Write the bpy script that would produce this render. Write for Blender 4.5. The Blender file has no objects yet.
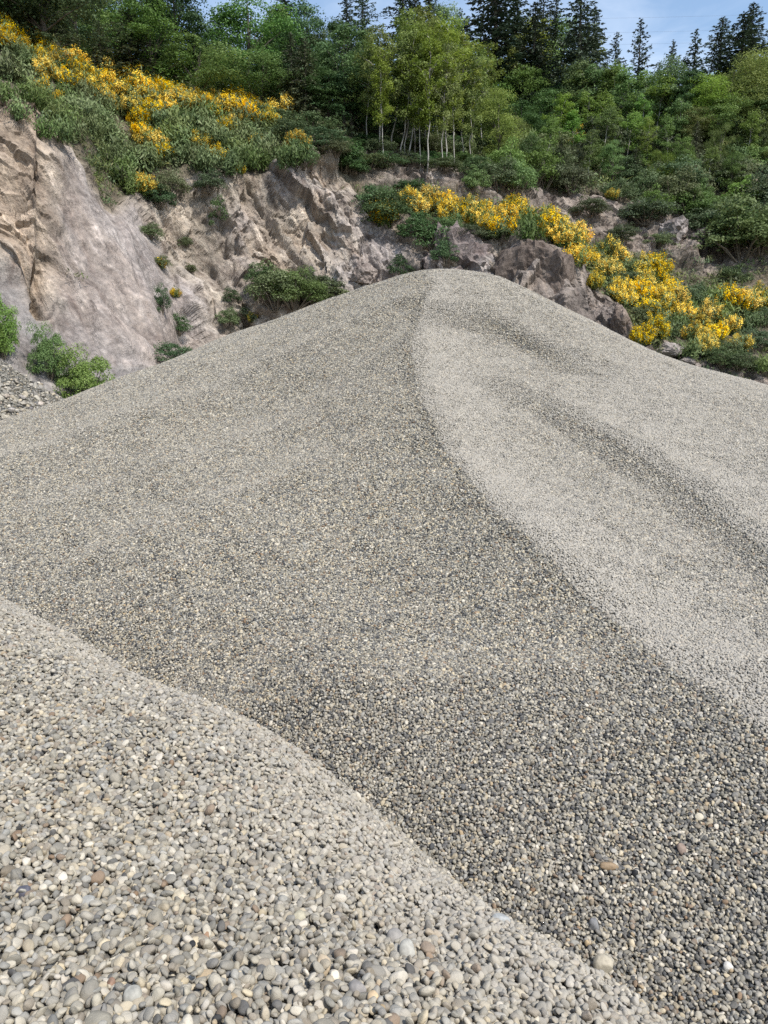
import bpy, bmesh, math, random
import numpy as np
from mathutils import Vector, Matrix
from mathutils.bvhtree import BVHTree

random.seed(7)
RNG = np.random.default_rng(7)
SC = bpy.context.scene
COL = SC.collection
R = math.radians

# ------------------------------------------------------------------ camera
W, H = 768, 1024
F = 740.0
PITCH = R(10.0)
CAM_Z = 2.1
cp, sp = math.cos(PITCH), math.sin(PITCH)


def ray(px, py):
    a, b = (px - W / 2) / F, (H / 2 - py) / F
    return np.array([a, cp + b * sp, -sp + b * cp])


def at(px, py, y):
    d = ray(px, py)
    return np.array([0, 0, CAM_Z]) + d * (y / d[1])


def project(p):
    x, y, z = p[0], p[1], p[2] - CAM_Z
    fwd = y * cp - z * sp
    up = y * sp + z * cp
    return W / 2 + F * x / fwd, H / 2 - F * up / fwd, fwd


cam = bpy.data.cameras.new("camera")
camo = bpy.data.objects.new("camera", cam)
COL.objects.link(camo)
camo.location = (0, 0, CAM_Z)
camo.rotation_euler = (R(90) - PITCH, 0, 0)
cam.sensor_fit = 'VERTICAL'
cam.sensor_height = 24.0
cam.lens = 24.0 * F / H
cam.clip_start = 0.05
cam.clip_end = 4000
SC.camera = camo

# ------------------------------------------------------------------ noise


def hash3(i, j, k, seed):
    n = (i * 374761393 + j * 668265263 + k * 1274126177 + seed * 974634777) & 0x7fffffff
    n = ((n ^ (n >> 13)) * 1274126177) & 0x7fffffff
    n = ((n ^ (n >> 15)) * 668265263) & 0x7fffffff
    return ((n ^ (n >> 16)) & 0xffff) / 65535.0


def vnoise(p, seed=0):
    p = np.asarray(p, float)
    f = np.floor(p)
    i = f.astype(np.int64)
    t = p - f
    t = t * t * t * (t * (t * 6 - 15) + 10)
    out = 0
    for dx in (0, 1):
        for dy in (0, 1):
            for dz in (0, 1):
                w = (t[..., 0] if dx else 1 - t[..., 0]) * (t[..., 1] if dy else 1 - t[..., 1]) * (t[..., 2] if dz else 1 - t[..., 2])
                out = out + w * hash3(i[..., 0] + dx, i[..., 1] + dy, i[..., 2] + dz, seed)
    return out * 2 - 1


def fbm(p, octv=4, seed=0, gain=0.5):
    p = np.asarray(p, float)
    s, a, tot = 0, 1.0, 0
    for o in range(octv):
        s = s + a * vnoise(p * (2.03 ** o) + o * 17.3, seed + o)
        tot += a
        a *= gain
    return s / tot


def ridged(p, octv=4, seed=0):
    p = np.asarray(p, float)
    s, a, tot = 0, 1.0, 0
    for o in range(octv):
        s = s + a * (1 - 2 * np.abs(vnoise(p * (2.03 ** o) + o * 11.1, seed + o)))
        tot += a
        a *= 0.5
    return s / tot


def worley(p, seed=0):
    """(random number of the nearest cell, its plane tilt at p): broken, flat-faced blocks"""
    p = np.asarray(p, float)
    i0 = np.floor(p).astype(np.int64)
    best = np.full(p.shape[:-1], 1e9)
    rid = np.zeros(p.shape[:-1])
    tl = np.zeros(p.shape[:-1])
    for dx in (-1, 0, 1):
        for dy in (-1, 0, 1):
            for dz in (-1, 0, 1):
                c = i0 + np.array([dx, dy, dz])
                h = [hash3(c[..., 0], c[..., 1], c[..., 2], seed + k) for k in range(4)]
                o = p - (c + np.stack([h[0], h[1], h[2]], -1))
                d = np.sum(o * o, -1)
                m = d < best
                best = np.where(m, d, best)
                rid = np.where(m, h[3], rid)
                tl = np.where(m, o[..., 0] * (h[1] * 2 - 1) + o[..., 2] * (h[0] * 2 - 1) + o[..., 1] * (h[2] - .5), tl)
    return rid, tl


def sstep(a, b, x):
    t = np.clip((x - a) / (b - a), 0, 1)
    return t * t * (3 - 2 * t)


# ------------------------------------------------------------------ mesh helpers
def mesh_np(name, v, f, mats, parent=None, smooth=True, midx=None, link=True):
    """v (n,3); f list of arrays (m,k) or one array"""
    me = bpy.data.meshes.new(name)
    fs = f if isinstance(f, list) else [f]
    v = np.asarray(v, np.float32)
    me.vertices.add(len(v))
    me.vertices.foreach_set("co", v.ravel())
    loops, starts, n0 = [], [], 0
    for a in fs:
        a = np.asarray(a, np.int32)
        if not len(a):
            continue
        k = a.shape[1]
        loops.append(a.ravel())
        starts.append(n0 + np.arange(len(a)) * k)
        n0 += a.size
    if loops:
        lp = np.concatenate(loops)
        st = np.concatenate(starts)
        me.loops.add(len(lp))
        me.loops.foreach_set("vertex_index", lp)
        me.polygons.add(len(st))
        me.polygons.foreach_set("loop_start", st.astype(np.int32))
        me.update(calc_edges=True)
        if smooth:
            me.polygons.foreach_set("use_smooth", np.ones(len(st), bool))
        else:
            me.polygons.foreach_set("use_smooth", np.zeros(len(st), bool))
        if midx is not None:
            me.polygons.foreach_set("material_index", np.asarray(midx, np.int32))
    for m in (mats if isinstance(mats, (list, tuple)) else [mats]):
        me.materials.append(m)
    me.validate()
    if not link:
        return me
    o = bpy.data.objects.new(name, me)
    COL.objects.link(o)
    if parent is not None:
        o.parent = parent
    return o


def attr(me, name, kind, data, dom='POINT'):
    a = me.attributes.new(name, kind, dom)
    fld = {'FLOAT': 'value', 'INT': 'value', 'FLOAT_VECTOR': 'vector', 'FLOAT_COLOR': 'color'}[kind]
    a.data.foreach_set(fld, np.asarray(data, np.int32 if kind == 'INT' else np.float32).ravel())


def tag(o, label=None, cat=None, group=None, kind=None):
    for k, x in (('label', label), ('category', cat), ('group', group), ('kind', kind)):
        if x:
            o[k] = x
    return o


def grid_faces(nu, nv):
    i = np.arange(nu * nv).reshape(nv, nu)
    return np.stack([i[:-1, :-1], i[:-1, 1:], i[1:, 1:], i[1:, :-1]], -1).reshape(-1, 4)


def ico(sub):
    bm = bmesh.new()
    bmesh.ops.create_icosphere(bm, subdivisions=sub, radius=1)
    v = np.array([x.co[:] for x in bm.verts])
    f = np.array([[q.index for q in x.verts] for x in bm.faces])
    bm.free()
    return v, f


ICO = {k: ico(k) for k in (1, 2, 3, 4, 5)}

# ------------------------------------------------------------------ materials


class NT:
    def __init__(s, name):
        s.m = bpy.data.materials.new(name)
        s.m.use_nodes = True
        s.t = s.m.node_tree
        s.t.nodes.clear()
        s.out = s.n('ShaderNodeOutputMaterial')

    def n(s, typ, **kw):
        nd = s.t.nodes.new(typ)
        for k, v in kw.items():
            if k.startswith('i_'):
                key = k[2:]
                key = int(key) if key.isdigit() else key.replace('_', ' ')
                s.set(nd.inputs[key], v)
            else:
                setattr(nd, k, v)
        return nd

    def set(s, inp, v):
        if isinstance(v, bpy.types.NodeSocket):
            s.t.links.new(v, inp)
        else:
            inp.default_value = v

    def math(s, op, a, b=None, c=None):
        nd = s.n('ShaderNodeMath', operation=op)
        s.set(nd.inputs[0], a)
        if b is not None:
            s.set(nd.inputs[1], b)
        if c is not None:
            s.set(nd.inputs[2], c)
        return nd.outputs[0]

    def mix(s, f, a, b, blend='MIX'):
        nd = s.n('ShaderNodeMix', data_type='RGBA', blend_type=blend)
        s.set(nd.inputs[0], f)
        s.set(nd.inputs[6], a)
        s.set(nd.inputs[7], b)
        return nd.outputs[2]

    def ramp(s, f, stops, interp='LINEAR'):
        nd = s.n('ShaderNodeValToRGB')
        cr = nd.color_ramp
        cr.interpolation = interp
        while len(cr.elements) < len(stops):
            cr.elements.new(0.5)
        for e, (p, c) in zip(cr.elements, stops):
            e.position = p
            e.color = (*c, 1) if len(c) == 3 else c
        s.set(nd.inputs[0], f)
        return nd.outputs[0]

    def noise(s, vec, scale, detail=4, rough=0.55, dist=0.0):
        nd = s.n('ShaderNodeTexNoise', i_Scale=scale, i_Detail=detail, i_Roughness=rough, i_Distortion=dist)
        if vec is not None:
            s.set(nd.inputs['Vector'], vec)
        return nd

    def attr(s, name, typ='GEOMETRY'):
        return s.n('ShaderNodeAttribute', attribute_name=name, attribute_type=typ)

    def done(s, surf):
        s.t.links.new(surf, s.out.inputs['Surface'])
        return s.m


def rgba(c):
    return (c[0], c[1], c[2], 1)


STONE_RAMP = [
    (0.00, (.042, .044, .047)), (0.08, (.075, .079, .082)), (0.17, (.125, .126, .118)), (0.27, (.195, .19, .165)),
    (0.37, (.25, .24, .20)), (0.47, (.325, .305, .245)), (0.56, (.215, .188, .145)), (0.63, (.385, .36, .29)),
    (0.72, (.285, .285, .26)), (0.80, (.43, .38, .275)), (0.87, (.455, .43, .36)), (0.93, (.20, .140, .090)),
    (0.955, (.50, .47, .40)), (0.985, (.38, .30, .19))]


def stone_material(name, dark=1.0, sat=1.0):
    n = NT(name)
    a = n.attr('prnd').outputs['Fac']
    b = n.attr('rnd', 'INSTANCER').outputs['Fac']
    dust_shade = n.attr('dust_shade', 'INSTANCER').outputs['Fac']  # rock flour, plus the scar's shade painted on the pile
    r = n.math('FRACT', n.math('ADD', a, b))
    r2 = n.math('FRACT', n.math('MULTIPLY', r, 37.7))
    base = n.mix(1.0, n.ramp(r, STONE_RAMP, 'CONSTANT'), rgba((1.03, .995, .965)), 'MULTIPLY')
    val = n.math('MULTIPLY_ADD', r2, 0.5, 0.60 * dark)
    hsv = n.n('ShaderNodeHueSaturation', i_Saturation=1.05 * sat, i_Value=val, i_Color=base)
    tc = n.n('ShaderNodeTexCoord').outputs['Object']
    off = n.n('ShaderNodeVectorMath', operation='ADD')
    n.set(off.inputs[0], tc)
    cmb = n.n('ShaderNodeCombineXYZ')
    n.set(cmb.inputs[0], n.math('MULTIPLY', b, 91.0))
    n.set(cmb.inputs[1], n.math('MULTIPLY', r2, 57.0))
    n.set(off.inputs[1], cmb.outputs[0])
    no = n.noise(off.outputs[0], 1.6, 6, 0.68)
    mott = n.math('MULTIPLY_ADD', no.outputs[0], 0.9, 0.55)
    c2 = n.n('ShaderNodeVectorMath', operation='SCALE')
    n.set(c2.inputs[0], hsv.outputs[0])
    n.set(c2.inputs[3], mott)
    fine = n.noise(off.outputs[0], 7.0, 4, 0.7)
    df = n.math('MULTIPLY', dust_shade, n.math('MULTIPLY_ADD', fine.outputs[0], 0.8, 0.6))
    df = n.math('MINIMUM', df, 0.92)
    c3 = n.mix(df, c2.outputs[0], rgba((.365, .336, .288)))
    bump = n.n('ShaderNodeBump', i_Strength=0.25, i_Distance=0.15, i_Height=fine.outputs[0])
    p = n.n('ShaderNodeBsdfPrincipled', i_Roughness=0.72, i_Normal=bump.outputs[0])
    p.inputs['Specular IOR Level'].default_value = 0.28
    n.set(p.inputs['Base Color'], c3)
    return n.done(p.outputs[0])


def gravel_base(name):
    n = NT(name)
    pos = n.n('ShaderNodeNewGeometry').outputs['Position']
    vo = n.n('ShaderNodeTexVoronoi', i_Scale=48.0)
    n.set(vo.inputs['Vector'], pos)
    sep = n.n('ShaderNodeSeparateColor')
    n.set(sep.inputs[0], vo.outputs['Color'])
    base = n.ramp(sep.outputs[0], STONE_RAMP, 'CONSTANT')
    edge = n.ramp(vo.outputs['Distance'], [(0.3, (.8, .8, .8)), (0.75, (.2, .2, .2))])
    c = n.mix(1.0, base, edge, 'MULTIPLY')
    bump = n.n('ShaderNodeBump', i_Strength=1.0, i_Distance=0.012, i_Height=n.math('SUBTRACT', 1.0, vo.outputs['Distance']))
    p = n.n('ShaderNodeBsdfPrincipled', i_Roughness=0.9, i_Normal=bump.outputs[0])
    p.inputs['Specular IOR Level'].default_value = 0.2
    n.set(p.inputs['Base Color'], c)
    return n.done(p.outputs[0])


def rock_material(name, scale=1.0):
    """tint attribute (geology / soil colour, own colour of the ground) broken up by noise"""
    n = NT(name)
    pos = n.n('ShaderNodeNewGeometry').outputs['Position']
    tint = n.attr('tint').outputs['Color']
    grain = n.attr('grain').outputs['Vector']
    n1 = n.noise(pos, 0.9 * scale, 8, 0.65, 0.1)
    n2 = n.noise(pos, 4.5 * scale, 6, 0.7)
    st = n.noise(grain, 1.0, 8, 0.72, 0.15)
    va = n.ramp(n1.outputs[0], [(0.25, (.42, .38, .36)), (0.45, (.85, .82, .8)), (0.6, (1.05, 1.02, 1.0)), (0.8, (1.5, 1.42, 1.35))])
    vb = n.ramp(n2.outputs[0], [(0.3, (.55, .55, .56)), (0.5, (1, 1, 1)), (0.72, (1.45, 1.43, 1.4))])
    vc = n.ramp(st.outputs[0], [(0.32, (.55, .50, .49)), (0.45, (.92, .9, .9)), (0.58, (1.05, 1.05, 1.05)), (0.66, (1.6, 1.6, 1.62))])
    c = n.mix(1.0, tint, va, 'MULTIPLY')
    c = n.mix(1.0, c, vb, 'MULTIPLY')
    c = n.mix(1.0, c, vc, 'MULTIPLY')
    vo = n.n('ShaderNodeTexVoronoi', feature='DISTANCE_TO_EDGE', i_Scale=1.3 * scale)
    wv = n.n('ShaderNodeVectorMath', operation='ADD')
    n.set(wv.inputs[0], pos)
    ns = n.n('ShaderNodeVectorMath', operation='SCALE')
    n.set(ns.inputs[0], n2.outputs['Color'])
    ns.inputs[3].default_value = 0.5
    n.set(wv.inputs[1], ns.outputs[0])
    n.set(vo.inputs['Vector'], wv.outputs[0])
    crack = n.ramp(vo.outputs['Distance'], [(0.0, (.0, .0, .0)), (0.10, (1, 1, 1))])
    h = n.math('MULTIPLY_ADD', n2.outputs[0], 0.45, n.math('MULTIPLY', n1.outputs[0], 1.0))
    h = n.math('MULTIPLY_ADD', st.outputs[0], 1.1, h)
    h = n.math('MULTIPLY_ADD', crack, 0.08, h)
    bump = n.n('ShaderNodeBump', i_Strength=0.75, i_Distance=0.28 / scale, i_Height=h)
    p = n.n('ShaderNodeBsdfPrincipled', i_Roughness=0.92, i_Normal=bump.outputs[0])
    p.inputs['Specular IOR Level'].default_value = 0.2
    n.set(p.inputs['Base Color'], c)
    return n.done(p.outputs[0])


def leaf_material(name, c1, c2, c3, trans=0.3, hue=0.02):
    n = NT(name)
    a = n.attr('prnd').outputs['Fac']
    oi = n.n('ShaderNodeObjectInfo').outputs['Random']
    col = n.ramp(a, [(0.0, c1), (0.55, c2), (1.0, c3)])
    hv = n.n('ShaderNodeHueSaturation', i_Color=col)
    n.set(hv.inputs['Hue'], n.math('MULTIPLY_ADD', oi, 2 * hue, 0.5 - hue))
    o2 = n.math('FRACT', n.math('MULTIPLY', oi, 13.7))
    n.set(hv.inputs['Value'], n.math('MULTIPLY_ADD', o2, 0.65, 0.70))
    n.set(hv.inputs['Saturation'], n.math('MULTIPLY_ADD', n.math('FRACT', n.math('MULTIPLY', oi, 7.3)), 0.25, 0.85))
    d = n.n('ShaderNodeBsdfPrincipled', i_Roughness=0.6)
    d.inputs['Specular IOR Level'].default_value = 0.25
    n.set(d.inputs['Base Color'], hv.outputs[0])
    t = n.n('ShaderNodeBsdfTranslucent')
    n.set(t.inputs['Color'], hv.outputs[0])
    m = n.n('ShaderNodeMixShader')
    m.inputs[0].default_value = trans
    n.set(m.inputs[1], d.outputs[0])
    n.set(m.inputs[2], t.outputs[0])
    return n.done(m.outputs[0])


def bark_material(name, c1, c2, scale=3.0):
    n = NT(name)
    tc = n.n('ShaderNodeTexCoord').outputs['Object']
    no = n.noise(tc, scale, 5, 0.7)
    c = n.ramp(no.outputs[0], [(0.35, c1), (0.62, c2)])
    p = n.n('ShaderNodeBsdfPrincipled', i_Roughness=0.9)
    n.set(p.inputs['Base Color'], c)
    return n.done(p.outputs[0])


M = dict(
    stone=stone_material('river_stone'),
    gravel_base=gravel_base('gravel_bed'),
    rock=rock_material('quarry_rock'),
    boulder=rock_material('boulder_rock', 1.6),
    maple=leaf_material('maple_leaf', (0.066, 0.12, 0.03), (0.115, 0.19, 0.048), (0.175, 0.255, 0.082)),
    darkleaf=leaf_material('dark_leaf', (0.048, 0.09, 0.03), (0.082, 0.142, 0.048), (0.132, 0.205, 0.085)),
    birch=leaf_material('birch_leaf', (0.125, 0.175, 0.034), (0.195, 0.25, 0.05), (0.26, 0.315, 0.088), 0.4),
    fir=leaf_material('fir_needle', (0.03, 0.052, 0.028), (0.054, 0.082, 0.046), (0.092, 0.122, 0.078), 0.12),
    cedar=leaf_material('cedar_frond', (0.058, 0.076, 0.032), (0.088, 0.11, 0.048), (0.13, 0.15, 0.078), 0.2),
    shrub=leaf_material('shrub_leaf', (0.075, 0.105, 0.042), (0.122, 0.158, 0.068), (0.18, 0.215, 0.112), 0.3, 0.03),
    willow=leaf_material('fresh_leaf', (0.105, 0.175, 0.036), (0.16, 0.25, 0.058), (0.225, 0.32, 0.105), 0.35),
    broom=leaf_material('broom_stem', (0.078, 0.122, 0.034), (0.126, 0.176, 0.056), (0.178, 0.22, 0.085), 0.25),
    flower=leaf_material('broom_flower', (0.76, 0.495, 0.011), (0.85, 0.6, 0.017), (0.9, 0.69, 0.05), 0.3, 0.006),
    grass=leaf_material('slope_grass', (0.085, 0.115, 0.036), (0.135, 0.165, 0.055), (0.205, 0.2, 0.09), 0.3, 0.03),
    bark=bark_material('dark_bark', (.05, .04, .032), (.13, .11, .09)),
    pale_bark=bark_material('pale_bark', (.12, .11, .10), (.40, .38, .34), 2.5),
    twig=bark_material('twig_wood', (.09, .07, .05), (.2, .17, .13)),
)

# ------------------------------------------------------------------ gravel heights (thin-plate surfaces)


def tps_fit(xy, z, lam=0.0):
    n = len(xy)
    d = np.linalg.norm(xy[:, None] - xy[None], axis=-1)
    K = np.where(d > 0, d * d * np.log(np.maximum(d, 1e-9)), 0) + lam * np.eye(n)
    P = np.c_[np.ones(n), xy]
    A = np.block([[K, P], [P.T, np.zeros((3, 3))]])
    w = np.linalg.solve(A, np.r_[z, 0, 0, 0])

    def ev(q):
        q = np.asarray(q, float)
        out = np.zeros(len(q))
        for s in range(0, len(q), 20000):
            c = q[s:s + 20000]
            dd = np.linalg.norm(c[:, None] - xy[None], axis=-1)
            out[s:s + 20000] = np.where(dd > 0, dd * dd * np.log(np.maximum(dd, 1e-9)), 0) @ w[:n] + w[n] + c @ w[n + 1:]
        return out
    return ev


PILE_PTS = [  # px, py, forward metres
    (768, 1015, 2.6), (620, 930, 3.05), (768, 860, 3.35), (560, 800, 3.8), (420, 760, 4.3), (250, 740, 4.9), (0, 680, 6.2),
    (768, 735, 4.15), (660, 655, 5.3), (560, 580, 6.5), (480, 490, 8.4), (425, 415, 10.5), (412, 350, 12.5), (418, 310, 13.8),
    (440, 271, 15.2), (482, 274, 15.2), (512, 285, 15.1), (408, 275, 15.2), (380, 283, 15.2), (340, 296, 15.2), (260, 325, 14.9),
    (768, 600, 6.0), (768, 500, 8.1), (768, 388, 12.2), (690, 366, 13.2), (600, 330, 14.2), (540, 301, 14.8),
    (660, 480, 8.8), (580, 400, 11.2), (500, 350, 12.9),
    (300, 310, 15.1), (215, 343, 14.4), (130, 375, 13.5), (60, 402, 12.7), (0, 426, 12.0),
    (0, 500, 9.2), (110, 470, 9.8), (200, 420, 11.1), (300, 390, 11.8), (300, 490, 8.8), (150, 560, 7.4), (400, 600, 6.4), (330, 660, 5.4),
]
pp = np.array([at(*q) for q in PILE_PTS])
extra = np.array([  # the unseen back, falling away
    (0.6, 18.6, 2.6), (3.6, 18.6, 2.0), (-3.0, 18.6, 2.0), (-6.5, 16.5, 0.9), (-9.0, 14.5, 0.4), (-8.5, 11.0, .5), (-10.5, 12.5, 0.0),
    (8.5, 16.5, 1.2), (11.0, 14.5, .9), (10.5, 10.0, .9), (0.6, 22.0, 0.2), (6.0, 21.0, 0.2), (-6.0, 20.0, 0.0), (-8.0, 8.0, .0), (-7.0, 4.0, -0.3), (7.5, 5.0, .3),
    (3.0, 1.2, -.45), (0, 1.2, -.5), (-3, 1, -.5)])
pp = np.r_[pp, extra]
pile_ev = tps_fit(pp[:, :2], pp[:, 2], 0.02)


def seg_dist(xy, poly):
    """distance to a polyline, signed (+ on the right of its direction)"""
    best = np.full(len(xy), 1e9)
    sign = np.zeros(len(xy))
    for a, b in zip(poly[:-1], poly[1:]):
        ab = b - a
        t = np.clip(((xy - a) @ ab) / (ab @ ab), 0, 1)
        q = a + t[:, None] * ab
        d = np.linalg.norm(xy - q, axis=1)
        cr = ab[0] * (xy[:, 1] - a[1]) - ab[1] * (xy[:, 0] - a[0])
        m = d < best
        best[m] = d[m]
        sign[m] = np.where(cr[m] < 0, 1, -1)
    return best * sign


def on_pile(px, py):
    """where the line of sight through a picture point meets the pile"""
    d = ray(px, py)
    ys = np.arange(1.5, 16, .02)
    xy = np.c_[d[0] * ys / d[1], ys]
    k = np.nonzero(CAM_Z + d[2] * ys / d[1] <= pile_ev(xy) + .02)[0]
    return xy[k[0]] if len(k) else xy[-1]


RIDGE = np.array([on_pile(*q) for q in [(900, 845), (768, 733), (700, 684), (620, 624), (560, 577), (500, 516), (445, 450), (421, 400), (412, 350), (424, 305)]])
RIDGE = np.r_[RIDGE[:1] + (RIDGE[:1] - RIDGE[1:2]) * 6, RIDGE]
SCAR = np.array([on_pile(*q) for q in [(462, 313), (490, 318), (515, 329), (545, 347), (578, 363)]])
BAND = np.array([on_pile(*q) for q in [(505, 385), (560, 412), (620, 446), (690, 490), (768, 545), (900, 640)]])
BAND = np.r_[BAND, BAND[-1:] + (BAND[-1:] - BAND[-2:-1]) * 3]
LEFTB = [np.array([on_pile(*q) for q in L]) for L in (
    [(60, 500), (200, 455), (330, 400), (420, 335)], [(100, 560), (230, 500), (350, 450)], [(20, 452), (150, 415), (280, 358), (400, 300)])]


def taper(xy, line, d0=0.3, d1=1.6):
    """0 at both ends of a line, 1 along it"""
    return sstep(d0, d1, np.minimum(np.linalg.norm(xy - line[0], axis=1), np.linalg.norm(xy - line[-1], axis=1)))


def pile_h(xy):
    z = pile_ev(xy)
    p3 = np.c_[xy, np.zeros(len(xy))]
    far = sstep(3.5, 8, xy[:, 1])
    z = z + (0.05 + 0.05 * far) * fbm(p3 * 0.55, 2, 3) + 0.012 * fbm(p3 * 1.6, 2, 8)
    d = seg_dist(xy, RIDGE)
    z = z + 0.05 * np.exp(-(d / 0.45) ** 2) * sstep(2.5, 6, xy[:, 1])
    s = seg_dist(xy, SCAR)
    z = z + (-0.075 * np.exp(-((s - 0.24) / 0.26) ** 2) + 0.02 * np.exp(-((s + .1) / .15) ** 2)) * taper(xy, SCAR, .1, .9)
    b = seg_dist(xy, BAND)
    z = z + (-0.045 * np.exp(-((b - .32) / 0.34) ** 2) + 0.035 * np.exp(-((b + .18) / 0.3) ** 2)) * taper(xy, BAND)
    for L in LEFTB:
        q = seg_dist(xy, L)
        z = z + 0.03 * np.exp(-(q / 0.25) ** 2)
    return z


def pile_dust_shade(xy):
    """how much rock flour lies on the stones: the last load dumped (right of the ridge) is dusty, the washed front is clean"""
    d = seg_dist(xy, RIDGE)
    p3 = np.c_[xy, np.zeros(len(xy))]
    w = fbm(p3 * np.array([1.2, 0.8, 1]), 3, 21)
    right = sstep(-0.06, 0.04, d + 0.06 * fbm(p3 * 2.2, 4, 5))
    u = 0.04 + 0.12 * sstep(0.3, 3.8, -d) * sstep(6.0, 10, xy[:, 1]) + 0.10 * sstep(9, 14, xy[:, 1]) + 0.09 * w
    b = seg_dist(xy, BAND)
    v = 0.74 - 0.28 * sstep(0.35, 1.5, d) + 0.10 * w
    v = v + (0.30 * sstep(0.05, -0.05, b + 0.04 * w) * np.exp(-np.abs(b) / 1.6) * sstep(1.0, 1.6, d) - 0.20 * np.where(b > 0, np.exp(-b / 0.35), 0) * sstep(0.6, 1.2, d)) * taper(xy, BAND)  # paler above the crease line, darker just below it
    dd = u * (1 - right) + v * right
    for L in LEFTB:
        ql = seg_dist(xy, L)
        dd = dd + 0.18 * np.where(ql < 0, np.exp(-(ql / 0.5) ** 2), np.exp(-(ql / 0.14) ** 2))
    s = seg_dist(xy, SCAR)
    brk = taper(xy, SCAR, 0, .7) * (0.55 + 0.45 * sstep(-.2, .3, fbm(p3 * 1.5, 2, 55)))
    dd = dd - 0.65 * np.exp(-((s - 0.10) / 0.13) ** 2) * brk - 0.14 * np.exp(-((s - 0.35) / 0.3) ** 2)  # shade below the scar's lip, painted into the stone colour
    dd = dd + 0.12 * np.exp(-((s + 0.18) / 0.18) ** 2)  # lit upper lip of the scar, painted the same way
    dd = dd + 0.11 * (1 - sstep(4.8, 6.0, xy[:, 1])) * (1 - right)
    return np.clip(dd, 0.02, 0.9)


CREST = [(-60, 576, 5.1), (0, 604, 4.6), (60, 634, 4.2), (130, 674, 3.7), (190, 697, 3.35), (250, 726, 3.05), (300, 762, 2.75), (350, 808, 2.5), (400, 853, 2.28), (450, 892, 2.05), (500, 923, 1.88), (560, 960, 1.7), (620, 1000, 1.55), (665, 1034, 1.44), (760, 1115, 1.22)]
cr = np.array([at(*q) for q in CREST])
heap_pts = [at(*q) for q in [(0, 1024, 1.06), (150, 1024, 1.08), (300, 1024, 1.13), (450, 1024, 1.2), (560, 1024, 1.32), (0, 900, 1.42), (0, 800, 1.95), (0, 700, 2.85),
                             (130, 800, 2.05), (130, 900, 1.5), (280, 900, 1.6), (420, 940, 1.62), (250, 800, 2.2), (-250, 800, 1.9), (-250, 1000, 1.05), (-250, 650, 3.4)]]
off = []
for i, c in enumerate(cr):
    a, b = cr[max(i - 1, 0)][:2], cr[min(i + 1, len(cr) - 1)][:2]
    t = (b - a) / np.linalg.norm(b - a)
    nrm = np.array([-t[1], t[0]])
    if nrm[1] < 0:
        nrm = -nrm
    sc = 0.25 + 0.10 * c[1]
    off.append((c[0] + nrm[0] * sc, c[1] + nrm[1] * sc, c[2] - 1.05 * sc))
    off.append((c[0] + nrm[0] * sc * 3, c[1] + nrm[1] * sc * 3, c[2] - 3.2 * sc))
hp = np.r_[np.array(heap_pts), cr, np.array(off), np.array([(0, -.6, 1.05), (-2.5, -.6, .95), (1.2, 0.2, .75), (1.8, -.5, .3), (-3.6, 4.5, .45), (-3.6, 2.2, .8), (0, .4, 1.06)])]
heap_ev = tps_fit(hp[:, :2], hp[:, 2], 0.004)


def heap_h(xy):
    p3 = np.c_[xy, np.zeros(len(xy))]
    return heap_ev(xy) + 0.022 * fbm(p3 * 1.7, 3, 31) + 0.010 * fbm(p3 * 7.0, 2, 37)


def grad(fn, xy, e=0.03):
    gx = (fn(xy + [e, 0]) - fn(xy - [e, 0])) / (2 * e)
    gy = (fn(xy + [0, e]) - fn(xy - [0, e])) / (2 * e)
    n = np.c_[-gx, -gy, np.ones(len(xy))]
    return n / np.linalg.norm(n, axis=1)[:, None]


# ------------------------------------------------------------------ pebbles


def pebble_mesh(name, sub, seed, link=False):
    rg = np.random.default_rng(seed)
    v, f = ICO[sub]
    v = v.copy()
    e = rg.uniform(0.80, 1.0)
    v = np.sign(v) * np.abs(v) ** e
    v /= np.max(np.linalg.norm(v, axis=1))
    for _ in range(rg.integers(2, 6)):       # worn-down flats
        d = rg.normal(size=3)
        d /= np.linalg.norm(d)
        h = rg.uniform(0.55, 0.82)
        k = v @ d
        v = v - np.outer(np.maximum(k - h, 0) * 0.7, d)
    r = 1 + 0.16 * fbm(v * 0.9 + seed * 3.1, 2, seed) + 0.03 * fbm(v * 3 + seed, 2, seed + 5)
    v = v * r[:, None]
    v = v * np.array([1.0, rg.uniform(0.62, 0.86), rg.uniform(0.42, 0.66)]) * 0.5
    v[:, 0] += rg.uniform(-.35, .35) * v[:, 1]
    me = mesh_np(name, v, f, M['stone'], link=False)
    attr(me, 'prnd', 'FLOAT', np.zeros(len(v)))
    return me


def rot_from_normal(n, yaw, tilt):
    m = len(n)
    h = np.where(np.abs(n[:, :1]) < 0.9, np.array([[1., 0, 0]]), np.array([[0, 1., 0]]))
    t = np.cross(h, n)
    t /= np.linalg.norm(t, axis=1)[:, None]
    b = np.cross(n, t)
    B = np.stack([t, b, n], -1)
    c, s = np.cos(yaw), np.sin(yaw)
    Z = np.zeros((m, 3, 3))
    Z[:, 0, 0] = c; Z[:, 0, 1] = -s; Z[:, 1, 0] = s; Z[:, 1, 1] = c; Z[:, 2, 2] = 1
    c, s = np.cos(tilt[:, 0]), np.sin(tilt[:, 0])
    X = np.zeros((m, 3, 3))
    X[:, 0, 0] = 1; X[:, 1, 1] = c; X[:, 1, 2] = -s; X[:, 2, 1] = s; X[:, 2, 2] = c
    c, s = np.cos(tilt[:, 1]), np.sin(tilt[:, 1])
    Y = np.zeros((m, 3, 3))
    Y[:, 0, 0] = c; Y[:, 0, 2] = s; Y[:, 1, 1] = 1; Y[:, 2, 0] = -s; Y[:, 2, 2] = c
    return B @ Z @ Y @ X


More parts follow.
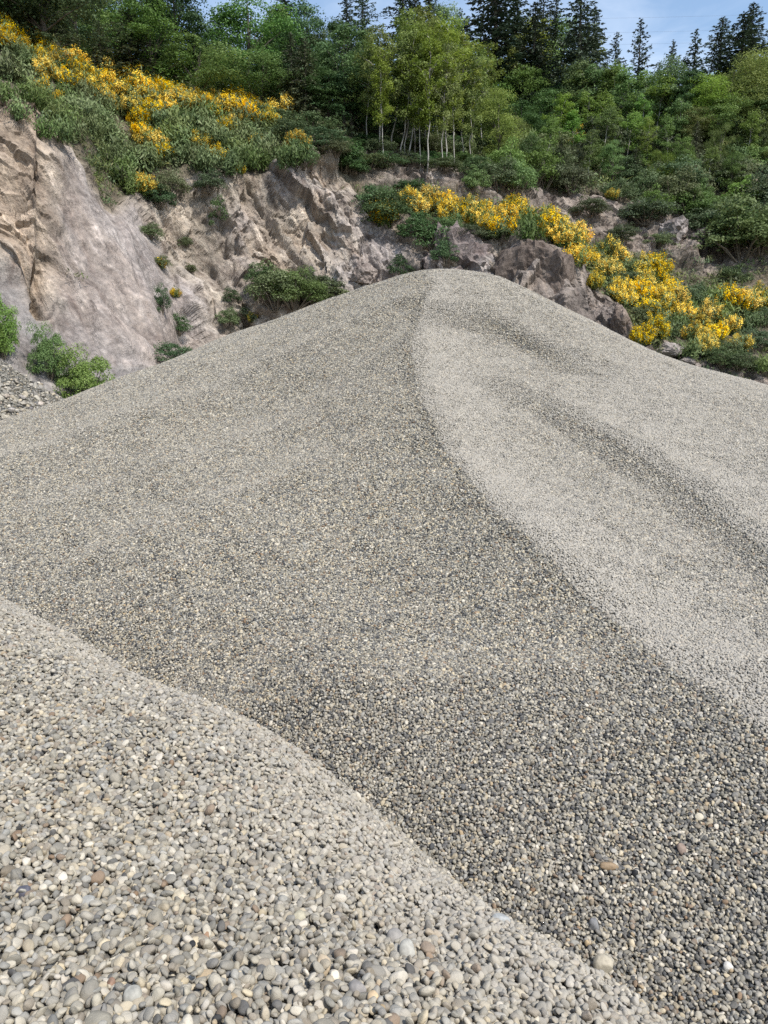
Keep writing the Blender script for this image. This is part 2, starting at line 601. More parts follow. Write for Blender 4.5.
def to_euler(Rm):
    y = np.arcsin(np.clip(-Rm[:, 2, 0], -1, 1))
    x = np.arctan2(Rm[:, 2, 1], Rm[:, 2, 2])
    z = np.arctan2(Rm[:, 1, 0], Rm[:, 0, 0])
    return np.c_[x, y, z]


NV = 14
src_col = bpy.data.collections.new('stone_shapes')
for i in range(NV):
    src_col.objects.link(bpy.data.objects.new('a%02d_stone_shape' % i, pebble_mesh('stone_shape', 3, 100 + i)))


def patch_mesh(seed, rad, spacing):
    """a handful-sized bed of stones, one mesh, for the gravel further off"""
    rg = np.random.default_rng(seed)
    vs, fs, pr = [], [], []
    n0 = 0
    bases = [pebble_arrays(2, 300 + k) for k in range(8)]
    for layer in range(2):
        k = int(rad / spacing) + 2
        for i in range(-k, k + 1):
            for j in range(-k, k + 1):
                x = (i + 0.5 * (j % 2) + rg.uniform(-.42, .42)) * spacing
                y = (j * 0.87 + rg.uniform(-.42, .42)) * spacing
                rr = math.hypot(x, y)
                if rr > rad * rg.uniform(0.75, 1.0):
                    continue
                v, f = bases[rg.integers(8)]
                s = 0.0238 * math.exp(rg.normal(0, 0.24))
                Rm = rot_from_normal(np.array([[0, 0, 1.]]), np.array([rg.uniform(0, 6.28)]), rg.normal(0, .42, (1, 2)))[0]
                q = (v * s) @ Rm.T + np.array([x, y, (-0.009 if layer == 0 else 0.001) + rg.uniform(-.004, .006)])
                vs.append(q); fs.append(f + n0); n0 += len(q)
                pr.append(np.full(len(q), rg.random()))
    me = mesh_np('gravel_bed_shape', np.concatenate(vs), np.concatenate(fs), M['stone'], link=False)
    attr(me, 'prnd', 'FLOAT', np.concatenate(pr))
    return me


def pebble_arrays(sub, seed):
    me = pebble_mesh('tmp', sub, seed)
    v = np.empty(len(me.vertices) * 3, np.float32)
    me.vertices.foreach_get('co', v)
    f = np.empty(len(me.polygons) * 3, np.int32)
    me.polygons.foreach_get('vertices', f)
    bpy.data.meshes.remove(me)
    return v.reshape(-1, 3).astype(float), f.reshape(-1, 3)


NPATCH = 6
patch_col = bpy.data.collections.new('gravel_bed_shapes')
for i in range(NPATCH):
    patch_col.objects.link(bpy.data.objects.new('a%02d_gravel_bed_shape' % i, patch_mesh(50 + i, 0.20, 0.0195)))


def scatter_tree(name, cols):
    """geometry nodes: keep the surface, put stone shapes on its loose points"""
    ng = bpy.data.node_groups.new(name, 'GeometryNodeTree')
    ng.interface.new_socket('Geometry', in_out='INPUT', socket_type='NodeSocketGeometry')
    ng.interface.new_socket('Geometry', in_out='OUTPUT', socket_type='NodeSocketGeometry')
    N, L = ng.nodes, ng.links
    gi, go = N.new('NodeGroupInput'), N.new('NodeGroupOutput')
    join = N.new('GeometryNodeJoinGeometry')

    def named(nm, t):
        a = N.new('GeometryNodeInputNamedAttribute')
        a.data_type = t
        a.inputs[0].default_value = nm
        return a.outputs[0]
    surf = N.new('GeometryNodeSeparateGeometry')
    surf.domain = 'POINT'
    cmp0 = N.new('FunctionNodeCompare')
    cmp0.data_type = 'INT'; cmp0.operation = 'EQUAL'
    L.new(named('which', 'INT'), cmp0.inputs[2])
    cmp0.inputs[3].default_value = 0
    L.new(gi.outputs[0], surf.inputs[0])
    L.new(cmp0.outputs[0], surf.inputs[1])
    L.new(surf.outputs[0], join.inputs[0])
    for k, col in enumerate(cols):
        c = N.new('FunctionNodeCompare')
        c.data_type = 'INT'; c.operation = 'EQUAL'
        L.new(named('which', 'INT'), c.inputs[2])
        c.inputs[3].default_value = k + 1
        m2p = N.new('GeometryNodeMeshToPoints')
        L.new(surf.outputs[1], m2p.inputs[0])
        L.new(c.outputs[0], m2p.inputs[1])
        ci = N.new('GeometryNodeCollectionInfo')
        ci.inputs[0].default_value = col
        ci.inputs[1].default_value = True
        ci.inputs[2].default_value = True
        iop = N.new('GeometryNodeInstanceOnPoints')
        L.new(m2p.outputs[0], iop.inputs['Points'])
        L.new(ci.outputs[0], iop.inputs['Instance'])
        iop.inputs['Pick Instance'].default_value = True
        L.new(named('idx', 'INT'), iop.inputs['Instance Index'])
        e2r = N.new('FunctionNodeEulerToRotation')
        L.new(named('rot', 'FLOAT_VECTOR'), e2r.inputs[0])
        L.new(e2r.outputs[0], iop.inputs['Rotation'])
        L.new(named('scl', 'FLOAT_VECTOR'), iop.inputs['Scale'])
        L.new(iop.outputs[0], join.inputs[0])
    L.new(join.outputs[0], go.inputs[0])
    return ng


GN = scatter_tree('loose_stones', [src_col, patch_col])


def gravel_object(name, gx, gy, fn, pts):
    """pts: dict pos, rot, scl, idx, dust, rnd, which"""
    X, Y = np.meshgrid(gx, gy)
    xy = np.c_[X.ravel(), Y.ravel()]
    v = np.c_[xy, fn(xy) - 0.012]
    f = grid_faces(len(gx), len(gy))
    nb = len(v)
    o = mesh_np(name, np.r_[v, pts['pos']], f, M['gravel_base'])
    me = o.data
    z1, z3 = np.zeros(nb), np.zeros((nb, 3))
    attr(me, 'which', 'INT', np.r_[z1, pts['which']])
    attr(me, 'idx', 'INT', np.r_[z1, pts['idx']])
    attr(me, 'rnd', 'FLOAT', np.r_[z1, pts['rnd']])
    attr(me, 'dust_shade', 'FLOAT', np.r_[z1, pts['dust_shade']])
    attr(me, 'rot', 'FLOAT_VECTOR', np.r_[z3, pts['rot']])
    attr(me, 'scl', 'FLOAT_VECTOR', np.r_[z3, pts['scl']])
    md = o.modifiers.new('loose_stones', 'NODES')
    md.node_group = GN
    return o


def jgrid(x0, x1, y0, y1, s, jit=0.45):
    gx = np.arange(x0, x1, s)
    gy = np.arange(y0, y1, s * 0.87)
    X, Y = np.meshgrid(gx, gy)
    X = X + 0.5 * s * (np.arange(len(gy)) % 2)[:, None]
    X = X + RNG.uniform(-jit, jit, X.shape) * s
    Y = Y + RNG.uniform(-jit, jit, Y.shape) * s
    return np.c_[X.ravel(), Y.ravel()]


def in_view(xy, z, mx, my=120):
    px, py, fw = project((xy[:, 0], xy[:, 1], z))
    return (px > -mx) & (px < W + mx) & (py < H + my) & (fw > 0.1)


def stones(xy, fn, dz, size, sd, dust_shade, dust_sd, which=1):
    n = len(xy)
    nr = grad(fn, xy, 0.03 if which == 1 else 0.12)
    z = fn(xy)
    pos = np.c_[xy, z] + nr * dz[:, None]
    if which == 1:
        rot = to_euler(rot_from_normal(nr, RNG.uniform(0, 6.28, n), RNG.normal(0, 0.55, (n, 2))))
        s = size * np.exp(RNG.normal(0, sd, n))
        s = np.clip(s, 0.011, 0.05)
        scl = np.c_[s, s * RNG.uniform(.85, 1.15, n), s * RNG.uniform(.8, 1.25, n)]
        idx = RNG.integers(0, NV, n)
    else:
        rot = to_euler(rot_from_normal(nr, RNG.uniform(0, 6.28, n), RNG.normal(0, 0.012, (n, 2))))
        scl = np.ones((n, 3)) * size
        idx = RNG.integers(0, NPATCH, n)
    return dict(pos=pos, rot=rot, scl=scl, idx=idx, rnd=RNG.random(n), dust_shade=np.clip(dust_shade + RNG.normal(0, dust_sd, n), 0, .95), which=np.full(n, which))


def cat(ds):
    return {k: np.concatenate([d[k] for d in ds]) for k in ds[0]}


NEAR_Y = 5.4
parts = []
for layer, (sp_, dz0) in enumerate(((0.0205, -0.010), (0.0205, 0.001))):
    xy = jgrid(-4.5, 6.0, 1.2, NEAR_Y + .15, sp_)
    z = pile_h(xy)
    k = in_view(xy, z, 430) & (z > heap_h(xy) - 0.05)
    xy = xy[k]
    parts.append(stones(xy, pile_h, dz0 + RNG.uniform(-.004, .006, len(xy)), 0.0240, .26, pile_dust_shade(xy), .10))
xy = jgrid(-11, 11, NEAR_Y - .10, 17.5, 0.225, 0.22)
z = pile_h(xy)
k = in_view(xy, z, 450) & (z > heap_h(xy) - 0.3)
xy = xy[k]


def line_gap(xy):
    """how far from the creases and the ridge, where every stone is laid on its own"""
    g = np.abs(seg_dist(xy, RIDGE)) - .34
    g = np.minimum(g, np.abs(seg_dist(xy, SCAR) - .1) - .5)
    g = np.minimum(g, np.abs(seg_dist(xy, BAND) - .1) - .5)
    for L in LEFTB:
        g = np.minimum(g, np.abs(seg_dist(xy, L)) - .22)
    return g


xy = xy[line_gap(xy) > -.08]
parts.append(stones(xy, pile_h, RNG.uniform(-.004, .004, len(xy)), 1.0, 0, pile_dust_shade(xy), .045, 2))
for dz0 in (-.009, .001):
    xy = jgrid(-9, 9, NEAR_Y, 16, .0215)
    xy = xy[line_gap(xy) < 0]
    xy = xy[in_view(xy, pile_h(xy), 250)]
    parts.append(stones(xy, pile_h, dz0 + RNG.uniform(-.004, .006, len(xy)), .0242, .25, pile_dust_shade(xy), .09))
pile = gravel_object('gravel', np.arange(-12, 12.01, 0.1), np.arange(0.2, 22, 0.1), pile_h, cat(parts))
tag(pile, 'huge grey pile of rounded gravel rising to a peak in front of the quarry cliff', 'gravel pile', None, 'stuff')

parts = []
for layer, (sp_, dz0) in enumerate(((0.0165, -0.013), (0.0180, 0.000), (0.029, 0.008))):
    xy = jgrid(-3.2, 1.6, 0.6, 5.4, sp_)
    z = heap_h(xy)
    k = in_view(xy, z, 300, 200) & (z > pile_h(xy) - 0.03)
    xy = xy[k]
    if layer == 2:
        xy = xy[RNG.random(len(xy)) < .7]
    p3 = np.c_[xy, np.zeros(len(xy))]
    du = 0.24 + 0.40 * np.exp(-(np.abs(seg_dist(xy, cr[:, :2])) / 0.42) ** 1.5) + 0.12 * fbm(p3 * 1.1, 3, 44)
    parts.append(stones(xy, heap_h, dz0 + RNG.uniform(-.004, .006, len(xy)), 0.0225, .23, du, .12))
HEAP_PARTS = cat(parts)
# fewer dark stones in the dry mound
rn_ = HEAP_PARTS['rnd']
low_ = (rn_ < .27) & (RNG.random(len(rn_)) < .78)
rn_[low_] = RNG.uniform(.40, .90, low_.sum())
heap = gravel_object('pebbles', np.arange(-3.6, 2.4, 0.04), np.arange(-0.6, 6.4, 0.04), heap_h, HEAP_PARTS)
tag(heap, 'low mound of larger pale rounded pebbles across the lower left of the view', 'pebble mound', None, 'stuff')

# ------------------------------------------------------------------ hillside and cliff
# per column: (py, forward metres) of foot, scree top, lower cliff top, ledge top, upper cliff top, tree line, far ridge
COLS = [
    (-260, (432, 15), (220, 20), (70, 23), (0, 27), (-30, 29), (-60, 32), (-76, 54)),
    (-120, (430, 16), (238, 21), (90, 24.5), (35, 28.5), (10, 30.5), (-16, 33.5), (-32, 55.5)),
    (0, (428, 18), (262, 23), (112, 26.5), (62, 30), (42, 32), (16, 35), (0, 57)),
    (40, (415, 19.5), (318, 22.5), (128, 27), (82, 31), (62, 33), (40, 36), (24, 58)),
    (90, (402, 21.5), (366, 22.7), (165, 27.5), (118, 32), (96, 34), (74, 37), (58, 59)),
    (132, (396, 24), (372, 24.8), (212, 29.0), (135, 34), (108, 36), (86, 39), (70, 61)),
    (165, (400, 29), (368, 30), (188, 34.5), (146, 36.5), (118, 38.5), (94, 41), (78, 63)),
    (210, (400, 31), (365, 32), (172, 36), (142, 38.5), (118, 40.3), (100, 43), (84, 65)),
    (260, (400, 32), (340, 33), (180, 37), (150, 39.5), (126, 41.5), (108, 44), (92, 66)),
    (320, (400, 33), (320, 34), (146, 39.5), (138, 41), (130, 42), (118, 46), (102, 68)),
    (370, (400, 33), (300, 34), (215, 38), (190, 40), (152, 43), (135, 47), (119, 69)),
    (430, (400, 33), (300, 34), (236, 37.5), (200, 41), (170, 44), (150, 48), (134, 70)),
    (480, (400, 33), (290, 34), (244, 37), (207, 41.5), (180, 44.5), (160, 49), (144, 71)),
    (540, (400, 32.5), (300, 33.5), (250, 36), (217, 42), (188, 45), (160, 51), (144, 73)),
    (590, (410, 32), (335, 33.5), (295, 36), (238, 42.5), (195, 47), (155, 53), (139, 75)),
    (640, (410, 31), (352, 32.5), (338, 33.5), (260, 42), (210, 46.5), (150, 55), (134, 77)),
    (700, (420, 30), (374, 31.5), (358, 32.5), (274, 42), (216, 46.5), (140, 56), (124, 78)),
    (768, (430, 29), (388, 30.5), (374, 31.5), (270, 43), (205, 48), (135, 57), (119, 79)),
    (900, (440, 28), (398, 30), (384, 31), (272, 43), (190, 49), (120, 58), (104, 80)),
    (1060, (450, 27), (405, 29), (390, 30), (272, 42), (180, 49), (105, 58), (89, 80)),
]
NU, RPS = 800, [8, 60, 140, 56, 80, 44, 30]
us = np.linspace(-200, 990, NU)
cpx = np.array([c[0] for c in COLS], float)
prof = np.array([[q for q in c[1:]] for c in COLS], float)   # (ncol, 7, 2)


def smooth_interp(x, xp, fp):
    i = np.clip(np.searchsorted(xp, x) - 1, 0, len(xp) - 2)
    t = (x - xp[i]) / (xp[i + 1] - xp[i])
    t = 0.5 * t + 0.5 * t * t * (3 - 2 * t)
    return fp[i] * (1 - t) + fp[i + 1] * t


keys = np.stack([np.stack([smooth_interp(us, cpx, prof[:, r, k]) for k in (0, 1)], -1) for r in range(7)], 0)
KP = np.zeros((7, NU, 3))
for r in range(7):
    for u in range(NU):
        py_ = keys[r, u, 0]
        sh = np.clip((py_ - 262) * 0.36, -42, 42) * math.exp(-((us[u] - 140) / 48) ** 2)
        KP[r, u] = at(us[u] + sh, py_, keys[r, u, 1])
# skirt down to the quarry floor in front of the foot
foot = KP[0].copy()
foot[:, 1] -= 1.2
foot[:, 2] = -1.6
KP = np.concatenate([foot[None], KP])
rows, vpar = [], []
for s in range(7):
    m = RPS[s]
    for i in range(m):
        t = i / m
        rows.append(KP[s] * (1 - t) + KP[s + 1] * t)
        vpar.append(s - 1 + t)
rows.append(KP[7]); vpar.append(6.0)
T = np.array(rows)
vpar = np.array(vpar)
NVR = len(T)
V2 = np.repeat(vpar[:, None], NU, 1)
U2 = np.repeat(us[None], NVR, 0)
du_ = np.gradient(T, axis=1)
dv_ = np.gradient(T, axis=0)
nrm = np.cross(du_, dv_)
nrm /= np.linalg.norm(nrm, axis=2)[..., None] + 1e-9
nrm = np.where(nrm[..., 1:2] > 0, -nrm, nrm)
for _ in range(6):
    nrm[:, 1:-1] = (nrm[:, :-2] + nrm[:, 1:-1] + nrm[:, 2:]) / 3
    nrm[1:-1] = (nrm[:-2] + nrm[1:-1] + nrm[2:]) / 3
leftw = 1 - sstep(170, 215, U2)
rockA = sstep(0.05 + .8 * leftw, 0.5 + .58 * leftw, V2) * (1 - sstep(1.9, 2.15, V2))                  # lower cliff
rockA = np.maximum(rockA, sstep(0.9, 1.1, V2) * (1 - sstep(1.9, 2.15, V2)))
upper = sstep(330, 400, U2) * sstep(2.85, 3.05, V2) * (1 - sstep(3.8, 4.1, V2))
rock = np.clip(np.maximum(rockA, upper), 0, 1)
slab = (1 - sstep(150, 172, U2)) * sstep(30, 70, U2 + 10 * fbm(np.stack([U2 * 0, V2 * 9, U2 * 0], -1), 3, 12)) * sstep(0.7, 1.0, V2) * (1 - sstep(1.9, 2.05, V2))
# slanting frame on the face: along the fall line of the slab, and across it
AX = T[..., 0] * 0.80 + T[..., 2] * 0.48
AL = -T[..., 0] * 0.5 + T[..., 2] * 0.85
crag = np.clip(rock - 0.85 * slab, 0, 1)
g1 = ridged(np.stack([AX * 0.32, AL * 0.09, T[..., 1] * 0.1], -1), 4, 61)
g2 = ridged(np.stack([AX * 1.0, AL * 0.35, T[..., 1] * 0.4], -1), 4, 71)
big = fbm(T * 0.12, 3, 81)
disp = crag * (0.75 * g1 + 0.25 * g2 + 0.12 * fbm(T * 2.2, 3, 66)) + 0.5 * big
disp += crag * 0.16 * ridged(np.stack([AX * 2.3, AL * 0.5, T[..., 1] * .8], -1), 3, 171) + crag * .10 * fbm(T * 3.5, 2, 175)
disp += slab * 0.07 * ridged(np.stack([AX * 3.2, AL * 0.22, AX * 0], -1), 3, 181)
disp += slab * (0.22 * ridged(np.stack([AX * 1.1, AL * 0.10, AX * 0], -1), 4, 15) + 0.12 * fbm(T * 0.7, 4, 16))
disp += (1 - rock) * (0.35 * fbm(T * 0.5, 4, 33) + 0.10 * fbm(T * 2.5, 3, 34))
warp = 0.25 * np.stack([fbm(T * 0.7, 2, 401), fbm(T * 0.7, 2, 402), fbm(T * 0.7, 2, 403)], -1)
PB = np.stack([AX, T[..., 1], AL * 0.55], -1)
w1, t1 = worley(PB * 0.42 + warp, 501)
w2, t2 = worley(PB * 1.15 + warp * 2, 521)
w3, t3 = worley(PB * 2.8 + warp * 3, 541)
disp += crag * (0.75 * (w1 - .5) + 0.55 * t1 + 0.34 * (w2 - .5) + 0.30 * t2 + 0.15 * (w3 - .5) + 0.14 * t3)
ws, ts = worley(np.stack([AX * 1.1, T[..., 1] * .5, AL * 0.16], -1) + warp, 561)
disp += slab * (0.16 * (ws - .5) + 0.12 * ts + 0.05 * (w3 - .5))
cellvar = 1 + rock * (0.30 * (w2 - .5) + 0.30 * (w3 - .5)) * (1 - .6 * slab) + slab * .22 * (ws - .5)
# deep clefts in the lower crags
cl = sstep(0.55, 0.9, ridged(np.stack([AX * 0.55, AL * 0.12, AX * 0], -1), 2, 121))
disp -= crag * 0.5 * cl
raw = disp.copy()
for _ in range(2):
    disp[1:-1] = .25 * disp[:-2] + .5 * disp[1:-1] + .25 * disp[2:]
    disp[:, 1:-1] = .25 * disp[:, :-2] + .5 * disp[:, 1:-1] + .25 * disp[:, 2:]
disp = raw + (disp - raw) * np.clip(0.22 + slab + 0.6 * sstep(140, 165, U2) * (1 - sstep(215, 250, U2)) * (1 - sstep(1.5, 1.9, V2)), 0, 1)
edge = np.minimum(sstep(-1, -0.4, V2), 1)
T = T + nrm * (disp * edge)[..., None]

# what the ground is made of, by place on the face
tan_, mauve, grey, soil, litter = np.array([.36, .30, .235]), np.array([.315, .292, .278]), np.array([.265, .255, .245]), np.array([.24, .20, .16]), np.array([.065, .07, .04])
pink = np.array([.36, .325, .272])
darkrk = np.array([.15, .135, .125])
n_a = fbm(T * 0.25, 4, 140)[..., None]
n_b = fbm(T * 0.6, 4, 150)[..., None]
tint = np.ones(T.shape) * pink
tint = tint + (mauve - tint) * sstep(-.1, .45, n_a)
tint = tint + (tan_ - tint) * (0.75 * sstep(0.1, .5, n_b) * sstep(170, 330, U2)[..., None])
stk = fbm(np.stack([AX * 1.1, AL * .10, AX * 0], -1), 4, 610)[..., None]
slabc = mauve + (np.array([.285, .245, .245]) - mauve) * sstep(0, .4, stk) + (np.array([.32, .25, .19]) - mauve) * (.35 * sstep(.1, .5, -stk))
tint = tint + (slabc - tint) * (slab[..., None] * 0.92)
tint = tint + (np.array([.33, .26, .19]) - tint) * (.35 * sstep(.1, .5, fbm(np.stack([AX * .7, AL * .12, AX * 0], -1), 4, 620)) * crag)[..., None]
leftsoil = (1 - sstep(28, 62, U2 + 14 * n_b[..., 0]))[..., None] * sstep(0.85, 1.1, V2)[..., None]
tint = tint + (tan_ - tint) * leftsoil
scree = ((1 - sstep(0.85, 1.05, V2 + 0.1 * n_b[..., 0])) * (1 - sstep(190, 260, U2)))[..., None]
tint = tint + (grey - tint) * scree
rt = np.maximum(sstep(440, 560, U2), sstep(325, 380, U2) * sstep(1.9, 2.5, V2))[..., None]
tint = tint + (np.array([.235, .205, .18]) - tint) * rt * 0.85
tint = tint + (darkrk - tint) * (sstep(0.1, 0.5, n_a) * rt * .7)
veg = np.clip(1 - rock, 0, 1)[..., None] * sstep(1.9, 2.1, V2)[..., None]
soilc = soil + (tan_ * 0.8 - soil) * sstep(0, .5, n_b)
soilc = soilc + (litter - soilc) * np.clip(0.62 + 0.5 * n_a, 0, 1)
tint = tint + (soilc - tint) * veg
deep = sstep(4.6, 5.2, V2)[..., None]
tint = tint + (litter * .8 - tint) * deep
tint = tint * cellvar[..., None]
grain = np.stack([AX * 4.2, AL * 0.55, T[..., 1] * 0.4], -1)
# coordinates for streaks are only stretched on rock
vsplit = int(np.argmin(np.abs(vpar - 2.0)))


def terrain_piece(name, r0, r1):
    P = T[r0:r1 + 1]
    o = mesh_np(name, P.reshape(-1, 3), grid_faces(NU, r1 - r0 + 1), M['rock'], smooth=False)
    c = np.concatenate([np.clip(tint[r0:r1 + 1], .01, .9), np.ones(P.shape[:2] + (1,))], -1)
    attr(o.data, 'tint', 'FLOAT_COLOR', c.reshape(-1, 4))
    attr(o.data, 'grain', 'FLOAT_VECTOR', grain[r0:r1 + 1].reshape(-1, 3))
    return o


cliff = tag(terrain_piece('cliff', 0, vsplit), 'bare mauve and tan quarry cliff behind the gravel pile', 'cliff', None, 'structure')
hillside = tag(terrain_piece('hillside', vsplit, NVR - 1), 'wooded slope above the quarry cliff', 'hillside', None, 'structure')

allf = grid_faces(NU, NVR)
BVH = BVHTree.FromPolygons([tuple(p) for p in T.reshape(-1, 3)], [tuple(int(i) for i in q) for q in allf])


def hit(px, py):
    d = Vector(ray(px, py)).normalized()
    loc, n, i, dist = BVH.ray_cast(Vector((0, 0, CAM_Z)), d)
    return loc, n


def ground_at(px, y, default=None):
    """terrain point under picture column px at forward distance y"""
    x = (px - W / 2) / F * y / cp
    loc, n, i, dist = BVH.ray_cast(Vector((x, y, 120)), Vector((0, 0, -1)))
    return loc


# quarry floor: one sheet to the horizon
gx = np.r_[np.linspace(-1500, -60, 14), np.linspace(-50, 50, 101), np.linspace(60, 1500, 14)]
gy = np.r_[np.linspace(-1200, -40, 12), np.linspace(-30, 60, 91), np.linspace(80, 2500, 14)]
X, Y = np.meshgrid(gx, gy)
P = np.stack([X, Y, np.zeros_like(X)], -1)
P[..., 2] = -1.35 + 0.12 * fbm(P * 0.35, 4, 200) * (np.abs(X) < 55) * (np.abs(Y - 15) < 48)
g = mesh_np('ground', P.reshape(-1, 3), grid_faces(len(gx), len(gy)), M['rock'])
c = np.ones((P.shape[0] * P.shape[1], 4)); c[:, :3] = (.24, .225, .20)
attr(g.data, 'tint', 'FLOAT_COLOR', c)
attr(g.data, 'grain', 'FLOAT_VECTOR', P.reshape(-1, 3) * 1.5)
tag(g, 'stony quarry floor', 'ground', None, 'structure')
# ------------------------------------------------------------------ PLANTS
def tube(path, rad, n=6):
    path = np.asarray(path, float)
    t = np.gradient(path, axis=0)
    t /= np.linalg.norm(t, axis=1)[:, None] + 1e-9
    h = np.where(np.abs(t[:, 2:3]) < 0.9, np.array([[0, 0, 1.]]), np.array([[1., 0, 0]]))
    a = np.cross(h, t); a /= np.linalg.norm(a, axis=1)[:, None]
    b = np.cross(t, a)
    ang = np.arange(n) * 2 * math.pi / n
    v = path[:, None] + np.asarray(rad)[:, None, None] * (np.cos(ang)[None, :, None] * a[:, None] + np.sin(ang)[None, :, None] * b[:, None])
    m = len(path)
    f = []
    for i in range(m - 1):
        for j in range(n):
            f.append((i * n + j, i * n + (j + 1) % n, (i + 1) * n + (j + 1) % n, (i + 1) * n + j))
    return v.reshape(-1, 3), np.array(f)


def merge(parts):
    vs, fs, n0 = [], [], 0
    for v, f in parts:
        vs.append(v); fs.append(f + n0); n0 += len(v)
    return np.concatenate(vs), np.concatenate(fs)


def unit(a):
    return a / (np.linalg.norm(a, axis=-1)[..., None] + 1e-9)


def quads(pos, nrm, size, aspect, rg, along=None):
    """leaf-sized pointed quads facing nrm; along: direction of the long side"""
    n = len(pos)
    nrm = unit(nrm)
    if along is None:
        along = rg.normal(size=(n, 3))
    a = unit(along - nrm * np.sum(along * nrm, 1)[:, None])
    b = np.cross(nrm, a)
    s = np.asarray(size).reshape(-1, 1) * np.ones((n, 1))
    w = s * np.asarray(aspect)
    v = np.stack([pos - a * s * 0.5, pos + b * w * 0.5 + a * s * 0.05, pos + a * s * 0.5, pos - b * w * 0.5 + a * s * 0.05], 1).reshape(-1, 3)
    f = np.arange(4 * n).reshape(n, 4)
    return v, f


def leaf_mesh(name, v, f, mat, rnd):
    me = mesh_np(name, v, f, mat, smooth=False, link=False)
    attr(me, 'prnd', 'FLOAT', np.repeat(rnd, 4))
    return me


def blob_leaves(rg, centres, radii, per, size, aspect=0.62, flat=0.75, up=0.35, hang=0.0):
    P, N, rn = [], [], []
    for c, r in zip(centres, radii):
        k = max(6, int(per * (0.7 + 0.6 * rg.random())))
        d = unit(rg.normal(size=(k, 3)))
        d[:, 2] = np.abs(d[:, 2]) * 1.0 - 0.35 * (rg.random(k) < .35)
        rr = r * (0.55 + 0.5 * rg.random(k)) ** 0.8
        p = c + d * rr[:, None] * np.array([1, 1, flat])
        p[:, 2] -= hang * rg.random(k) * r
        P.append(p)
        N.append(d * 0.8 + rg.normal(size=(k, 3)) * 0.45 + np.array([0, 0, up]))
        rn.append(np.clip(0.45 + 0.28 * rg.normal() * 0.6 + 0.2 * rg.normal(size=k), 0, 1))
    P, N, rn = np.concatenate(P), np.concatenate(N), np.concatenate(rn)
    v, f = quads(P, N, size * rg.uniform(.65, 1.3, len(P)), aspect, rg)
    return v, f, rn


def make_broadleaf(seed, Ht, Wd, leafm, barkm, low=0.10, clumps=70, per=150, leaf=0.17, airy=0.8, trunk_r=0.16, lean=0.0, lobes=3):
    rg = np.random.default_rng(seed)
    tp = [np.array([0, 0, 0.])]
    for i in range(1, 8):
        tp.append(np.array([lean * Ht * (i / 7) ** 1.3 + rg.normal() * 0.05 * Wd * .4, rg.normal() * 0.04 * Wd * .4, Ht * 0.92 * i / 7]))
    tp[0][2] = -0.4
    parts = [tube(tp, np.linspace(trunk_r, trunk_r * 0.18, 8))]
    lob = [(rg.uniform(-.28, .28) * Wd, rg.uniform(-.28, .28) * Wd, Ht * rg.uniform(.35, .8), rg.uniform(.55, .8)) for _ in range(lobes)]
    lob.append((lean * Ht, 0, Ht * (0.5 + low / 2), 1.0))
    C, Rd = [], []
    tries = 0
    while len(C) < clumps and tries < 9000:
        tries += 1
        lx, ly, lz, ls = lob[rg.integers(len(lob))]
        d = unit(rg.normal(size=3))
        hz = (Ht * (1 - low) / 2) * ls
        q = np.array([lx, ly, lz]) + d * np.array([Wd / 2 * ls, Wd / 2 * ls, hz]) * (0.45 + 0.5 * rg.random() ** .5)
        q[2] = min(q[2], Ht * 0.97)
        if q[2] < Ht * low:
            continue
        taper = 1 - 0.55 * max(0, (q[2] / Ht - 0.5) / 0.5) ** 1.6
        q[0] = (q[0] - lean * q[2]) * taper + lean * q[2]
        q[1] *= taper
        if vnoise(q * 1.1 / max(1, Wd * .3) + seed, seed) < -0.38 * airy + 0.0 - 0.15:
            continue
        C.append(q); Rd.append(Wd * rg.uniform(.11, .20))
    for i in range(min(14, len(C))):
        q = C[i * len(C) // 14]
        z0 = max(Ht * low * 0.7, q[2] * 0.55)
        st = np.array([lean * z0, 0, z0])
        mid = (st + q) / 2 + np.array([0, 0, 0.06 * Ht * rg.uniform(-.3, 1)])
        parts.append(tube([st, mid, q], [trunk_r * 0.38, trunk_r * 0.24, trunk_r * 0.07], 5))
    tv, tf = merge(parts)
    v, f, rn = blob_leaves(rg, C, Rd, per, leaf)
    return mesh_np('trunk', tv, tf, barkm, link=False), leaf_mesh('crown', v, f, leafm, rn)


